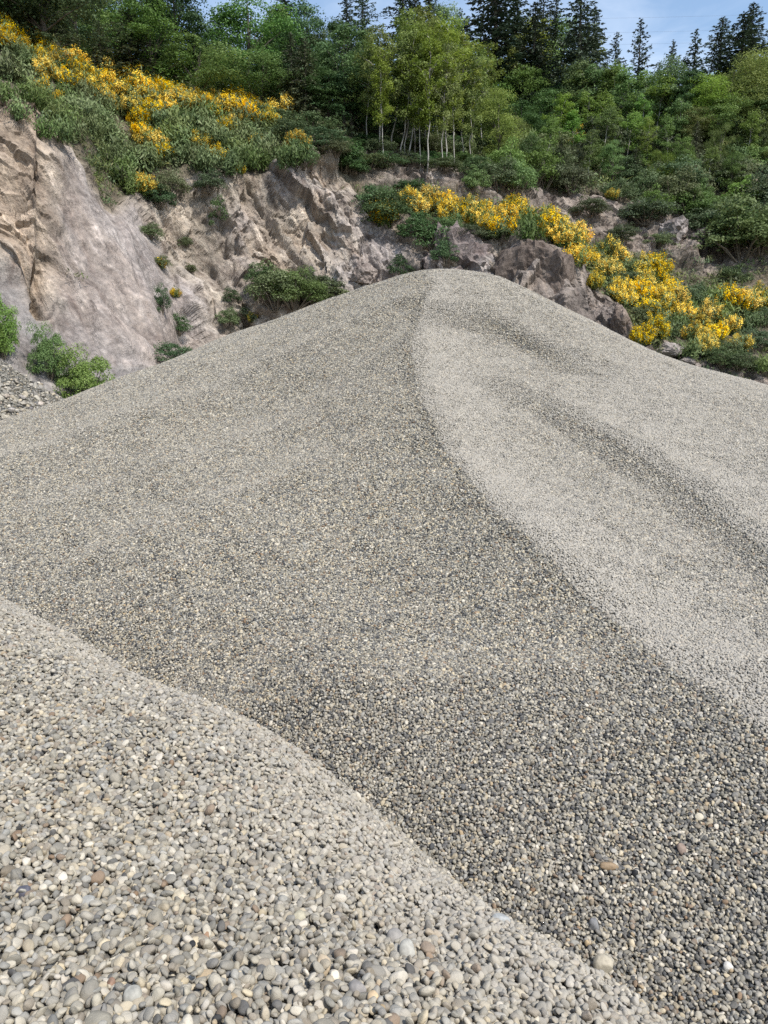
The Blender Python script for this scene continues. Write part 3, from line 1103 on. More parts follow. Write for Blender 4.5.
def make_conifer(seed, Ht, Wd, leafm, barkm, low=0.06, nb=190, droop=0.25, ragged=0.25, per=34, spray=0.42):
    rg = np.random.default_rng(seed)
    tp = [(rg.normal() * .03 * (i > 0), rg.normal() * .03 * (i > 0), Ht * i / 8 - (0.4 if i == 0 else 0)) for i in range(9)]
    tv, tf = tube(tp, np.linspace(Ht * .018, 0.012, 9))
    P, N, A, S, rn = [], [], [], [], []
    limbs = []
    for b in range(nb):
        t = low + (1 - low) * (b + rg.random()) / nb
        z = Ht * t
        L = Wd / 2 * ((1 - t) ** 0.68 * 1.0 + 0.05) * rg.uniform(1 - ragged * 1.6, 1 + ragged)
        a = b * 2.39996 + rg.normal() * .35
        d = np.array([math.cos(a), math.sin(a), 0])
        up = (0.25 + 0.5 * t) * L - droop * L * (1 - t)
        k = max(5, int(per * (L / (Wd / 2)) ** 0.8))
        s = rg.random(k) ** 0.7
        p = d * (L * s)[:, None] + np.array([0, 0, z])
        p[:, 2] += up * s - droop * L * 1.1 * s * s
        side = np.array([-d[1], d[0], 0])
        lat = rg.normal(size=k) * 0.16 * L * (1.15 - s)
        p += side * lat[:, None]
        p[:, 2] -= rg.random(k) * 0.10 * L + np.abs(lat) * .3
        P.append(p)
        N.append(np.array([0, 0, 1.]) * 0.9 + d * 0.35 + rg.normal(size=(k, 3)) * 0.4)
        A.append(d * 0.8 + side * (np.sign(lat) * 0.7)[:, None] + np.array([0, 0, -0.25]) + rg.normal(size=(k, 3)) * 0.2)
        S.append(spray * (0.55 + 0.45 * (1 - t)) * rg.uniform(.6, 1.25, k))
        rn.append(np.clip(0.25 + 0.45 * s + 0.15 * rg.normal(size=k), 0, 1))
        if b % 5 == 0:
            limbs.append(tube([np.array([0, 0, z]), d * L * .5 + np.array([0, 0, z + up * .5 - droop * L * .27]), d * L * .85 + np.array([0, 0, z + up * .85 - droop * L * .8])], [.03, .02, .008], 4))
    P, N, A, S, rn = map(np.concatenate, (P, N, A, S, rn))
    v, f = quads(P, N, S, 0.36, rg, A)
    tv, tf = merge([(tv, tf)] + limbs)
    return mesh_np('trunk', tv, tf, barkm, link=False), leaf_mesh('crown', v, f, leafm, rn)


def make_birch(seed, Ht, Wd, leafm, barkm, low=0.34, lean=0.0):
    rg = np.random.default_rng(seed)
    tp = []
    for i in range(9):
        t = i / 8
        tp.append(np.array([lean * Ht * t + rg.normal() * .05, rg.normal() * .05, Ht * .96 * t - (0.4 if i == 0 else 0)]))
    parts = [tube(tp, np.linspace(.05, .011, 9), 6)]
    C, Rd = [], []
    for b in range(46):
        t = low + (0.98 - low) * rg.random() ** 0.85
        z = Ht * t
        prof_ = math.sin(math.pi * min(1, (t - low) / (1 - low) * 0.82 + 0.16)) ** 0.7
        L = Wd / 2 * prof_ * rg.uniform(.3, 1.05)
        a = rg.uniform(0, 6.283)
        st = np.array([lean * z, 0, z - 0.35 * L])
        e = np.array([lean * z + math.cos(a) * L, math.sin(a) * L, z + 0.25 * L])
        if b % 2 == 0:
            parts.append(tube([st, (st + e) / 2 + np.array([0, 0, .1 * L]), e], [.028, .018, .006], 4))
        for q in range(2):
            C.append(st + (e - st) * rg.uniform(.55, 1.05) + rg.normal(size=3) * .12)
            Rd.append(Wd * rg.uniform(.09, .16))
    tv, tf = merge(parts)
    v, f, rn = blob_leaves(rg, C, Rd, 46, 0.125, 0.7, 0.9, 0.5, 0.7)
    return mesh_np('trunk', tv, tf, barkm, link=False), leaf_mesh('crown', v, f, leafm, rn)


def make_shrub(seed, leafm, ht=1.5, wd=1.8, clumps=52, per=100, leaf=0.075, aspect=.55):
    rg = np.random.default_rng(seed)
    C, Rd, st = [], [], []
    for i in range(clumps):
        a, r = rg.uniform(0, 6.283), rg.random() ** .6
        hmax = ht * (1 - 0.45 * r * r) * rg.uniform(.7, 1.08)
        z = hmax * rg.uniform(0.06, 0.92) ** .8
        q = np.array([math.cos(a) * r * wd * .42, math.sin(a) * r * wd * .42, z])
        C.append(q); Rd.append(wd * rg.uniform(.10, .19))
        if i % 3 == 0:
            st.append(tube([q * np.array([.15, .15, 0]) - np.array([0, 0, .15]), q * np.array([.6, .6, .55]), q], [.028, .018, .006], 4))
    v, f, rn = blob_leaves(rg, C, Rd, per, leaf, aspect, .85, .4)
    tv, tf = merge(st)
    return mesh_np('stems', tv, tf, M['twig'], link=False), leaf_mesh('foliage', v, f, leafm, rn)


def make_broom(seed, flowers, ht=1.5, wd=1.7, density=1.0):
    """many thin upright green whips; flowers crowd the outer ends"""
    rg = np.random.default_rng(seed)
    P, N, A, S, rn, FP, FN, fr = [], [], [], [], [], [], [], []
    nt_ = 30
    for i in range(nt_):
        a, r = rg.uniform(0, 6.283), rg.random() ** .55
        out_ = np.array([math.cos(a), math.sin(a), 0]) * r
        base = out_ * wd * .16
        tip = out_ * wd * .5 + np.array([0, 0, ht * (1 - .45 * r * r) * rg.uniform(.75, 1.08)])
        ax = tip - base
        k = 26
        s = 0.12 + 0.88 * rg.random(k) ** .75
        p = base + ax * s[:, None] + rg.normal(size=(k, 3)) * (0.05 + 0.10 * s)[:, None]
        P.append(p)
        A.append(unit(ax[None] * np.ones((k, 1))) + rg.normal(size=(k, 3)) * .28)
        N.append(out_ * 1.2 + np.array([0, 0, .35]) + rg.normal(size=(k, 3)) * .5)
        S.append(rg.uniform(.16, .36, k))
        rn.append(np.clip(.2 + .5 * s + .15 * rg.normal(size=k), 0, 1))
        if flowers and rg.random() < density:
            kk = int(150 * rg.uniform(.5, 1.3))
            s = rg.uniform(.42, 1.05, kk)
            FP.append(base + ax * s[:, None] + rg.normal(size=(kk, 3)) * .075)
            FN.append(unit(ax) * .5 + out_ * .6 + np.array([0, -.0, .5]) + rg.normal(size=(kk, 3)) * .5)
            fr.append(np.clip(rg.normal(.5, .25, kk), 0, 1))
    P, N, A, S, rn = map(np.concatenate, (P, N, A, S, rn))
    v, f = quads(P, N, S, .22, rg, A)
    fol = leaf_mesh('foliage', v, f, M['broom'], rn)
    flo = None
    if FP:
        FP, FN, fr = map(np.concatenate, (FP, FN, fr))
        v, f = quads(FP, FN, rg.uniform(.055, .10, len(FP)), .85, rg)
        flo = leaf_mesh('blossom', v, f, M['flower'], fr)
    return fol, flo


PLANTS = []      # (object, zone, kind phrase, px, extra)


def plant(name, cat, meshes, loc, sc, yaw, zone, px, tilt=(0, 0)):
    e = bpy.data.objects.new(name, None)
    COL.objects.link(e)
    e.empty_display_size = 0.3
    e.location = loc
    e.rotation_euler = (tilt[0], tilt[1], yaw)
    e.scale = sc
    for nm, me in meshes:
        if me is None:
            continue
        c = bpy.data.objects.new(nm, me)
        COL.objects.link(c)
        c.parent = e
    e['category'] = cat
    PLANTS.append((e, zone, px))
    return e


def variants(fn, seeds):
    return [fn(s) for s in seeds]


V = {}
V['maple'] = variants(lambda s: make_broadleaf(s, 9, 6, M['maple'], M['bark']), (1, 2, 3, 4))
V['dark'] = variants(lambda s: make_broadleaf(s, 9, 5, M['darkleaf'], M['bark'], low=.06), (11, 12, 13))
V['light'] = variants(lambda s: make_broadleaf(s, 7, 6, M['birch'], M['bark'], low=.05, leaf=.13, per=190), (21, 22, 23))
V['cedar'] = variants(lambda s: make_conifer(s, 8, 4.4, M['cedar'], M['bark'], low=.03, nb=230, droop=.5, ragged=.3, per=36, spray=.36), (31, 32, 33))
V['fir'] = variants(lambda s: make_conifer(s, 12, 4.6, M['fir'], M['bark'], nb=260, ragged=.3, per=46), (41, 42, 43, 44))
V['spire'] = variants(lambda s: make_conifer(s, 8, 3.2, M['fir'], M['bark'], nb=150, ragged=.38, per=34, droop=.14), (51, 52, 53))
V['birch'] = variants(lambda s: make_birch(s, 8, 2.9, M['birch'], M['pale_bark'], .33, lean=[0, .05, -.05, .12][s % 4]), (60, 61, 62, 63))
V['alder'] = variants(lambda s: make_birch(s, 7, 2.6, M['willow'], M['pale_bark'], .38, lean=[0.02, .08, -.06][s % 3]), (70, 71, 72))
V['shrub'] = variants(lambda s: make_shrub(s, M['shrub']), (81, 82, 83, 84))
V['darkshrub'] = variants(lambda s: make_shrub(s, M['darkleaf']), (91, 92, 93))
V['freshshrub'] = variants(lambda s: make_shrub(s, M['willow'], clumps=44, per=120, leaf=.075), (95, 96, 97))
V['willow'] = variants(lambda s: make_shrub(s, M['willow'], clumps=60, per=190, leaf=.066, aspect=.38), (201, 202, 203))
V['bloom'] = variants(lambda s: make_broom(s, True), (101, 102, 103, 104, 105))
V['thin'] = variants(lambda s: make_broom(s, True, density=.4), (106, 107, 108))
V['whip'] = variants(lambda s: make_broom(s, False), (111, 112, 113))
SIZE = dict(maple=(9, 6), dark=(9, 5), light=(7, 6), cedar=(8, 4.4), fir=(12, 4.6), spire=(8, 3.2), birch=(8, 2.9), alder=(7, 2.6),
            shrub=(1.5, 1.8), darkshrub=(1.5, 1.8), freshshrub=(1.5, 1.8), willow=(1.5, 1.8), bloom=(1.5, 1.7), thin=(1.5, 1.7), whip=(1.5, 1.7))
KIND = dict(maple=('broadleaf_tree', 'tree'), dark=('broadleaf_tree', 'tree'), light=('broadleaf_tree', 'tree'), cedar=('cedar_tree', 'tree'), fir=('fir_tree', 'tree'),
            spire=('fir_tree', 'tree'), birch=('birch_tree', 'tree'), alder=('alder_tree', 'tree'), shrub=('shrub', 'shrub'), darkshrub=('shrub', 'shrub'),
            freshshrub=('shrub', 'shrub'), willow=('shrub', 'shrub'), bloom=('broom_bush', 'broom bush'), thin=('broom_bush', 'broom bush'), whip=('broom_bush', 'broom bush'))
PR = random.Random(5)


def grow(kind, px, base, top, width, zone):
    loc, n = hit(px, base)
    while loc is None and base < 260:
        base += 3
        loc, n = hit(px, base)
    if loc is None:
        return
    ztop = at(px, top, loc.y)[2]
    h = max(ztop - loc.z, 0.4)
    w = width / F * (loc.y * cp + (loc.z - CAM_Z) * sp)
    h0, w0 = SIZE[kind]
    if kind.endswith('shrub') or kind == 'willow':
        w *= 1.35
        h *= 1.12
    ms = V[kind][PR.randrange(len(V[kind]))]
    if kind in ('maple', 'dark', 'light', 'cedar', 'fir', 'spire', 'birch', 'alder'):
        names = ('trunk', 'crown')
    elif kind in ('bloom', 'thin', 'whip'):
        names = ('foliage', 'blossom')
    else:
        names = ('stems', 'foliage')
    yaw = PR.uniform(0, 6.283)
    if kind in ('birch', 'alder'):
        yaw = PR.uniform(-.8, .8)
    plant(KIND[kind][0], KIND[kind][1], list(zip(names, ms)), loc - Vector((0, 0, .06)), (w / w0, w / w0, h / h0), yaw, (kind, zone), px)


TREES = [
    # leafy wood above the left slope
    ('dark', 8, 38, -50, 74), ('dark', 44, 56, -60, 84), ('dark', 78, 66, -40, 64), ('maple', 96, 76, -20, 60), ('maple', 152, 92, -10, 64), ('maple', 197, 104, 36, 74),
    ('maple', 250, 108, -10, 74), ('maple', 263, 110, 48, 62), ('maple', 226, 102, 52, 50), ('maple', 284, 104, 8, 44), ('dark', 318, 114, 25, 40), ('maple', 124, 82, -30, 52),
    ('dark', 178, 94, -30, 56), ('dark', 305, 114, -5, 50), ('dark', 345, 130, 20, 60), ('dark', 352, 134, 62, 54), ('dark', 330, 124, 72, 44), ('dark', 222, 96, 10, 44), ('maple', 370, 132, 40, 40),
    ('cedar', 128, 90, 14, 58), ('cedar', 104, 82, 26, 44), ('cedar', 294, 118, 22, 46), ('cedar', 303, 120, 48, 40),
    ('fir', 60, 40, -80, 50), ('fir', 165, 70, -60, 46), ('fir', 345, 100, -8, 38), ('fir', 368, 100, -30, 40), ('fir', 402, 106, -32, 46), ('fir', 432, 106, -34, 46),
    ('spire', 458, 112, 8, 24), ('fir', 490, 120, -26, 66), ('fir', 513, 120, 2, 42), ('fir', 540, 122, -8, 38), ('fir', 556, 122, 6, 32), ('fir', 574, 120, -12, 42), ('fir', 592, 116, 4, 32),
    ('cedar', 508, 130, 28, 46), ('cedar', 570, 128, 26, 46), ('cedar', 540, 130, 38, 40), ('fir', 525, 120, 18, 36), ('fir', 420, 112, 0, 40), ('fir', 470, 116, 30, 36),
    ('spire', 612, 98, 32, 24), ('spire', 635, 98, 18, 26), ('spire', 668, 100, 40, 20), ('spire', 681, 100, 56, 18), ('spire', 690, 102, 29, 26),
    ('fir', 736, 98, 2, 42), ('fir', 750, 98, 10, 38), ('fir', 722, 98, 22, 38), ('fir', 771, 96, 24, 30), ('fir', 800, 96, 0, 40), ('spire', 655, 100, 62, 22), ('cedar', 600, 125, 58, 40),
    # birches with pale stems in the middle
    ('birch', 380, 156, 44, 34), ('birch', 391, 152, 30, 36), ('birch', 400, 162, 56, 34), ('birch', 408, 170, 44, 38), ('birch', 416, 154, 36, 36), ('birch', 428, 172, 50, 36), ('birch', 437, 152, 40, 34),
    ('birch', 446, 166, 42, 38), ('birch', 462, 162, 54, 36), ('birch', 472, 160, 60, 36), ('birch', 425, 146, 26, 38), ('birch', 455, 146, 33, 38), ('birch', 480, 150, 64, 30), ('birch', 366, 146, 58, 30),
    ('light', 497, 166, 88, 50), ('light', 514, 158, 116, 30),
    ('birch', 533, 128, 34, 40), ('maple', 556, 126, 24, 44), ('birch', 578, 130, 48, 36), ('maple', 440, 120, 6, 40), ('birch', 515, 128, 52, 34),
    ('birch', 384, 164, 64, 26), ('birch', 421, 170, 60, 26), ('birch', 441, 171, 62, 26), ('birch', 455, 170, 70, 26), ('birch', 469, 168, 74, 26), ('birch', 404, 158, 48, 28),
    # alders and pale broadleaf trees to the right
    ('alder', 578, 146, 70, 32), ('alder', 590, 148, 64, 32), ('alder', 602, 146, 66, 32), ('alder', 616, 148, 68, 34), ('alder', 628, 148, 72, 32), ('alder', 641, 148, 70, 34), ('alder', 652, 150, 76, 30),
    ('maple', 663, 148, 56, 42), ('dark', 683, 146, 72, 40), ('light', 702, 146, 80, 56), ('light', 728, 142, 66, 64), ('light', 754, 140, 55, 66), ('light', 782, 140, 48, 66), ('light', 738, 150, 92, 50),
    ('light', 686, 156, 106, 40), ('maple', 765, 152, 90, 50), ('maple', 716, 152, 100, 44), ('dark', 620, 140, 88, 50), ('dark', 590, 140, 92, 50), ('dark', 560, 142, 88, 46), ('dark', 645, 146, 96, 44), ('dark', 750, 146, 88, 56),
    ('maple', 536, 142, 90, 40), ('dark', 520, 150, 100, 40), ('maple', 800, 150, 60, 60), ('dark', -20, 30, -60, 70), ('maple', 448, 140, 70, 60), ('dark', 405, 140, 62, 60), ('dark', 380, 140, 90, 50),
]
for px in range(-20, 820, 24):
    x = px + PR.uniform(-8, 8)
    ky = float(np.interp(x, us, keys[5, :, 0]))
    if x < 380:
        TREES.append((PR.choice(['dark', 'cedar', 'fir', 'dark']), x, ky - 8, ky - PR.uniform(60, 110), PR.uniform(36, 50)))
    elif x < 610:
        TREES.append((PR.choice(['cedar', 'dark', 'maple', 'cedar']), x, ky - 12, ky - PR.uniform(60, 92), PR.uniform(44, 56)))
    else:
        TREES.append((PR.choice(['dark', 'cedar', 'light', 'maple']), x, ky - 13, ky - PR.uniform(48, 74), PR.uniform(44, 60)))
for k, px, b, t, w in TREES:
    if k == 'fir' and px < 605:
        t -= 10
    if k == 'birch':
        t -= 20
    if k in ('fir', 'cedar'):
        px, t, w = px + PR.uniform(-7, 7), t + PR.uniform(-16, 14), w * PR.uniform(.75, 1.25)
    w *= {'fir': 1.38, 'spire': 1.35, 'birch': 1.2, 'alder': 1.2, 'maple': 1.12, 'dark': 1.12, 'light': 1.1}.get(k, 1.0)
    zone = 'left' if px < 362 else ('mid' if px < 530 else 'right')
    grow(k, px, b, t, w, zone)

# shrubs on the wooded slope to the right, and in the dips
SH = []
for px, b, t, k in [(545, 172, 118, 'alder'), (560, 186, 136, 'cedar'), (574, 168, 112, 'alder'), (588, 182, 128, 'birch'), (600, 170, 108, 'alder'), (612, 186, 140, 'maple'), (624, 172, 112, 'alder'), (634, 192, 146, 'cedar'),
                    (646, 174, 116, 'birch'), (658, 194, 148, 'light'), (668, 176, 116, 'alder'), (682, 190, 138, 'maple'), (694, 176, 120, 'cedar'), (706, 196, 146, 'alder'), (718, 180, 122, 'light'), (730, 198, 152, 'maple'),
                    (744, 172, 112, 'alder'), (757, 166, 110, 'cedar'), (770, 176, 116, 'light'), (530, 182, 134, 'maple'), (552, 160, 96, 'birch'), (608, 158, 92, 'alder'), (640, 160, 94, 'alder'), (676, 160, 98, 'alder'), (585, 158, 92, 'alder')]:
    grow(k, px, b, t, PR.uniform(20, 30), 'slope')
for r_, py in enumerate(range(130, 222, 13)):
    for px in range(476, 800, 19):
        x, y = px + PR.uniform(-9, 9) + 11 * (r_ % 2), py + PR.uniform(-5, 5)
        limit = 172 + (x - 480) * 0.16
        if (575 < x < 665 and y < 152) or PR.random() < .3 or y > limit + 12 or (738 < x and 168 < y < 200) or (560 < x < 650 and y > 196):
            continue
        w = PR.uniform(20, 40)
        SH.append((PR.choice(['shrub', 'shrub', 'darkshrub', 'shrub', 'freshshrub', 'freshshrub', 'whip']), x, y + 6, y - w * PR.uniform(.7, 1.15), w, 'slope'))
for px in range(338, 480, 15):
    for py in (150, 166):
        SH.append((PR.choice(['darkshrub', 'darkshrub', 'shrub']), px + PR.uniform(-6, 6), py + PR.uniform(-4, 8), py - PR.uniform(9, 17), PR.uniform(20, 32), 'birchfoot'))
SH += [('darkshrub', 420, 240, 212, 34, 'ledge'), ('darkshrub', 436, 250, 218, 36, 'ledge'), ('whip', 528, 244, 206, 36, 'ledge'), ('darkshrub', 452, 238, 214, 30, 'ledge'), ('darkshrub', 390, 226, 190, 40, 'ledge'),
       ('darkshrub', 375, 214, 182, 34, 'ledge'), ('darkshrub', 402, 280, 254, 24, 'ledge'), ('darkshrub', 410, 196, 178, 30, 'ledge'), ('shrub', 470, 240, 222, 28, 'ledge'), ('shrub', 500, 242, 224, 26, 'ledge'),
       ('darkshrub', 445, 262, 240, 22, 'ledge'),
       ('freshshrub', 742, 256, 196, 62, 'bench'), ('freshshrub', 725, 236, 204, 46, 'bench'), ('shrub', 705, 232, 206, 40, 'bench'), ('shrub', 622, 240, 222, 24, 'bench'), ('shrub', 658, 246, 230, 24, 'bench'),
       ('freshshrub', 760, 250, 206, 50, 'bench'), ('shrub', 760, 205, 178, 40, 'bench'), ('shrub', 733, 282, 262, 30, 'bench'), ('shrub', 590, 216, 196, 30, 'bench'), ('shrub', 645, 222, 196, 44, 'bench'),
       # on the face of the cliff
       ('darkshrub', 220, 226, 196, 16, 'face'), ('shrub', 210, 190, 170, 22, 'face'), ('shrub', 172, 196, 168, 26, 'face'), ('darkshrub', 158, 206, 182, 26, 'face'), ('darkshrub', 162, 312, 284, 14, 'face'),
       ('darkshrub', 178, 332, 312, 22, 'face'), ('darkshrub', 172, 362, 338, 32, 'face'), ('shrub', 150, 238, 222, 20, 'face'), ('shrub', 232, 302, 286, 14, 'face'), ('shrub', 228, 326, 306, 18, 'face'),
       ('shrub', 186, 246, 234, 12, 'face'), ('shrub', 160, 266, 254, 16, 'face'), ('shrub', 190, 272, 262, 12, 'face'), ('shrub', 246, 322, 304, 20, 'face'),
       ('shrub', 276, 306, 262, 44, 'face'), ('willow', 294, 306, 268, 50, 'face'), ('shrub', 314, 302, 270, 44, 'face'), ('shrub', 332, 298, 278, 30, 'face'), ('shrub', 262, 284, 262, 24, 'face'),
       ('darkshrub', 302, 166, 138, 28, 'crest'), ('darkshrub', 322, 150, 128, 34, 'crest'), ('darkshrub', 290, 146, 118, 36, 'crest'), ('shrub', 312, 134, 112, 40, 'crest'), ('shrub', 270, 128, 106, 36, 'crest'),
       ('darkshrub', 345, 172, 140, 34, 'crest'),
       # by the foot of the slab, left
       ('willow', 0, 356, 288, 30, 'foot'), ('willow', 49, 376, 320, 31, 'foot'), ('willow', 84, 404, 342, 50, 'foot'), ('willow', -18, 360, 300, 40, 'foot')]
# leafless-flowered green broom on the left slope above the cliff
for px, py in [(6, 70), (22, 78), (8, 92), (34, 96), (20, 110), (50, 112), (62, 118), (70, 104), (84, 112), (76, 132), (92, 128), (100, 120), (108, 136), (96, 150), (112, 156), (122, 148), (128, 164), (118, 174), (136, 158), (130, 184),
               (146, 162), (104, 104), (64, 94), (28, 60), (16, 50), (82, 92), (60, 132), (44, 128), (150, 158), (170, 140), (182, 132), (192, 128), (206, 126), (214, 138), (222, 144), (236, 148), (246, 156), (240, 138), (252, 130),
               (262, 142), (270, 152), (258, 162), (280, 134), (186, 146), (196, 158), (208, 164), (230, 166), (176, 156), (284, 160), (176, 120), (212, 118), (264, 118), (292, 156), (160, 120), (246, 122), (200, 114)]:
    w = PR.uniform(24, 38)
    SH.append(('whip', px, py + 10, py - w * .55, w, 'crest'))
for px, py in [(604, 268), (628, 266), (622, 280), (700, 300), (720, 314), (746, 322), (756, 340), (740, 360), (690, 350), (668, 330), (762, 364), (720, 356), (676, 320), (690, 296), (712, 296), (640, 312), (612, 284), (764, 318), (600, 250), (730, 345), (690, 310), (750, 305)]:
    w = PR.uniform(22, 34)
    SH.append((PR.choice(['whip', 'shrub', 'whip']), px, py + 9, py - w * .45, w, 'bench'))
for k, px, b, t, w, z in SH:
    grow(k, px, b, t, w, z)

BLOOM_A = [(4, 24), (11, 34), (2, 40), (33, 37), (41, 44), (48, 52), (53, 61), (45, 72), (58, 77), (47, 90), (75, 60), (72, 71), (81, 74), (89, 62), (95, 66), (96, 84), (103, 94), (110, 75), (105, 82), (120, 73), (126, 81), (118, 94),
           (129, 93), (136, 79), (141, 90), (149, 85), (136, 108), (121, 107), (141, 120), (150, 95), (156, 103), (161, 91), (166, 101), (173, 95), (179, 105), (186, 98), (142, 132), (156, 144), (163, 152), (148, 142)]
BLOOM_A += [(20, 44), (26, 52), (36, 56), (62, 70), (66, 82), (88, 78), (112, 90), (130, 82), (152, 110), (112, 62), (84, 84), (146, 100), (168, 108), (176, 112)]
BLOOM_B = [(186, 108), (212, 114), (230, 110), (246, 116), (262, 112), (270, 120), (200, 100), (207, 108), (215, 103), (222, 111), (228, 101), (236, 100), (241, 109), (248, 107), (255, 109), (236, 121), (225, 128), (218, 155), (200, 145), (257, 144), (284, 109), (298, 145), (193, 107), (145, 186)]
BLOOM_C = [(380, 208), (391, 211), (385, 216), (408, 198), (415, 203), (421, 208), (429, 198), (436, 206), (446, 203), (456, 208), (448, 215), (463, 211), (471, 208), (476, 218), (483, 211), (491, 215), (499, 219), (506, 218), (512, 208),
           (520, 213), (545, 215), (552, 223), (561, 228), (569, 235), (576, 243), (489, 225), (502, 227), (553, 232), (563, 238), (578, 237)]
BLOOM_D = [(610, 253), (619, 258), (588, 259), (607, 271), (594, 281), (641, 267), (646, 273), (656, 268), (641, 285), (638, 293), (625, 299), (651, 293), (659, 301), (666, 303), (676, 301), (684, 313), (646, 308), (656, 315), (649, 333),
           (641, 338), (656, 331), (691, 333), (700, 338), (706, 345), (716, 333), (708, 313), (726, 299), (738, 305), (746, 303), (759, 295), (766, 303), (700, 325), (731, 325), (739, 343), (669, 291), (661, 283), (620, 291), (575, 256)]
for zone, L_, lo, hi in (('A', BLOOM_A, 17, 26), ('B', BLOOM_B, 17, 24), ('C', BLOOM_C, 18, 26), ('D', BLOOM_D, 19, 28)):
    for px, py in L_:
        w = PR.uniform(lo, hi)
        w *= 1.2 if zone in 'AB' else 1.12
        grow(PR.choice(['bloom', 'bloom', 'bloom', 'thin']), px, py + w * .38, py - w * .55, w, 'bloom' + zone)
for px, py, w in [(175, 291, 12), (161, 262, 12), (578, 140, 26), (588, 138, 22), (252, 316, 12), (612, 193, 14), (240, 168, 12)]:
    grow('thin', px, py + w * .5, py - w * .5, w, 'bloomE')

# ---- ground cover: grass, ferns and low leaves nobody could count
tuft_col = bpy.data.collections.new('tuft_shapes')
for i in range(6):
    rg = np.random.default_rng(700 + i)
    k = 42
    a = rg.uniform(0, 6.283, k)
    r_ = rg.random(k) ** .5 * .42
    p = np.c_[np.cos(a) * r_, np.sin(a) * r_, rg.uniform(.02, .34, k) * (1 - r_)]
    d = np.c_[np.cos(a) * .7, np.sin(a) * .7, rg.uniform(.3, 1.4, k)]
    nn = np.c_[np.cos(a), np.sin(a), np.full(k, .8)] + rg.normal(size=(k, 3)) * .5
    v, f = quads(p, nn, rg.uniform(.12, .30, k) if i < 3 else rg.uniform(.08, .15, k), .16 if i < 3 else .6, rg, d)
    tuft_col.objects.link(bpy.data.objects.new('a%02d_tuft_shape' % i, leaf_mesh('tuft_shape', v, f, M['grass'] if i < 3 else M['shrub'], np.clip(rg.normal(.5, .25, k), 0, 1))))
TF = T.reshape(-1, 3)
RV = rock.reshape(-1)
VV, UU = V2.reshape(-1), U2.reshape(-1)
dens = np.where(VV > 2.0, (1 - 0.93 * RV) * np.where(VV > 5, .5, 1.0), 0)
nz = fbm(TF * 0.35, 3, 222)
dens *= np.clip(.45 + 1.4 * nz, 0.05, 1)
benchR = (UU > 590) & (VV > 0.3) & (VV < 3.0)
dens = np.where(benchR, np.clip(.3 + 1.3 * nz + 0.3 * sstep(680, 760, UU), .03, 1) * .8, dens)
dens = np.where((UU < 620) & (VV > 0.9) & (VV < 2.1), np.clip(nz - .25, 0, 1) * .10, dens)
area = np.linalg.norm(np.cross(np.gradient(T, axis=1), np.gradient(T, axis=0)), axis=2).reshape(-1)
pr = dens * area * 5.5
cnt = RNG.poisson(np.clip(pr, 0, 4))
ii = np.repeat(np.arange(len(TF)), cnt)
du1 = np.gradient(T, axis=1).reshape(-1, 3)
dv1 = np.gradient(T, axis=0).reshape(-1, 3)
pts = TF[ii] + du1[ii] * RNG.uniform(-.5, .5, (len(ii), 1)) + dv1[ii] * RNG.uniform(-.5, .5, (len(ii), 1))
n_ = len(ii)
me = bpy.data.meshes.new('undergrowth')
me.vertices.add(n_)
me.vertices.foreach_set('co', pts.astype(np.float32).ravel())
uo = bpy.data.objects.new('undergrowth', me)
COL.objects.link(uo)
attr(me, 'which', 'INT', np.ones(n_))
attr(me, 'idx', 'INT', RNG.integers(0, 6, n_))
attr(me, 'rot', 'FLOAT_VECTOR', np.c_[RNG.normal(0, .2, (n_, 2)), RNG.uniform(0, 6.28, n_)])
attr(me, 'scl', 'FLOAT_VECTOR', ((np.clip(pts[:, 1], 20, 60) / 45 * np.exp(RNG.normal(0, .3, n_)))[:, None] * np.array([[1.25, 1.25, 1.2]])))
md = uo.modifiers.new('tufts', 'NODES')
md.node_group = scatter_tree('tufts', [tuft_col])
tag(uo, 'grass, ferns and low green growth covering the slope above the cliff', 'undergrowth', None, 'stuff')
print('plants', len(PLANTS), 'tufts', n_)

# ------------------------------------------------------------------ rocks and rubble


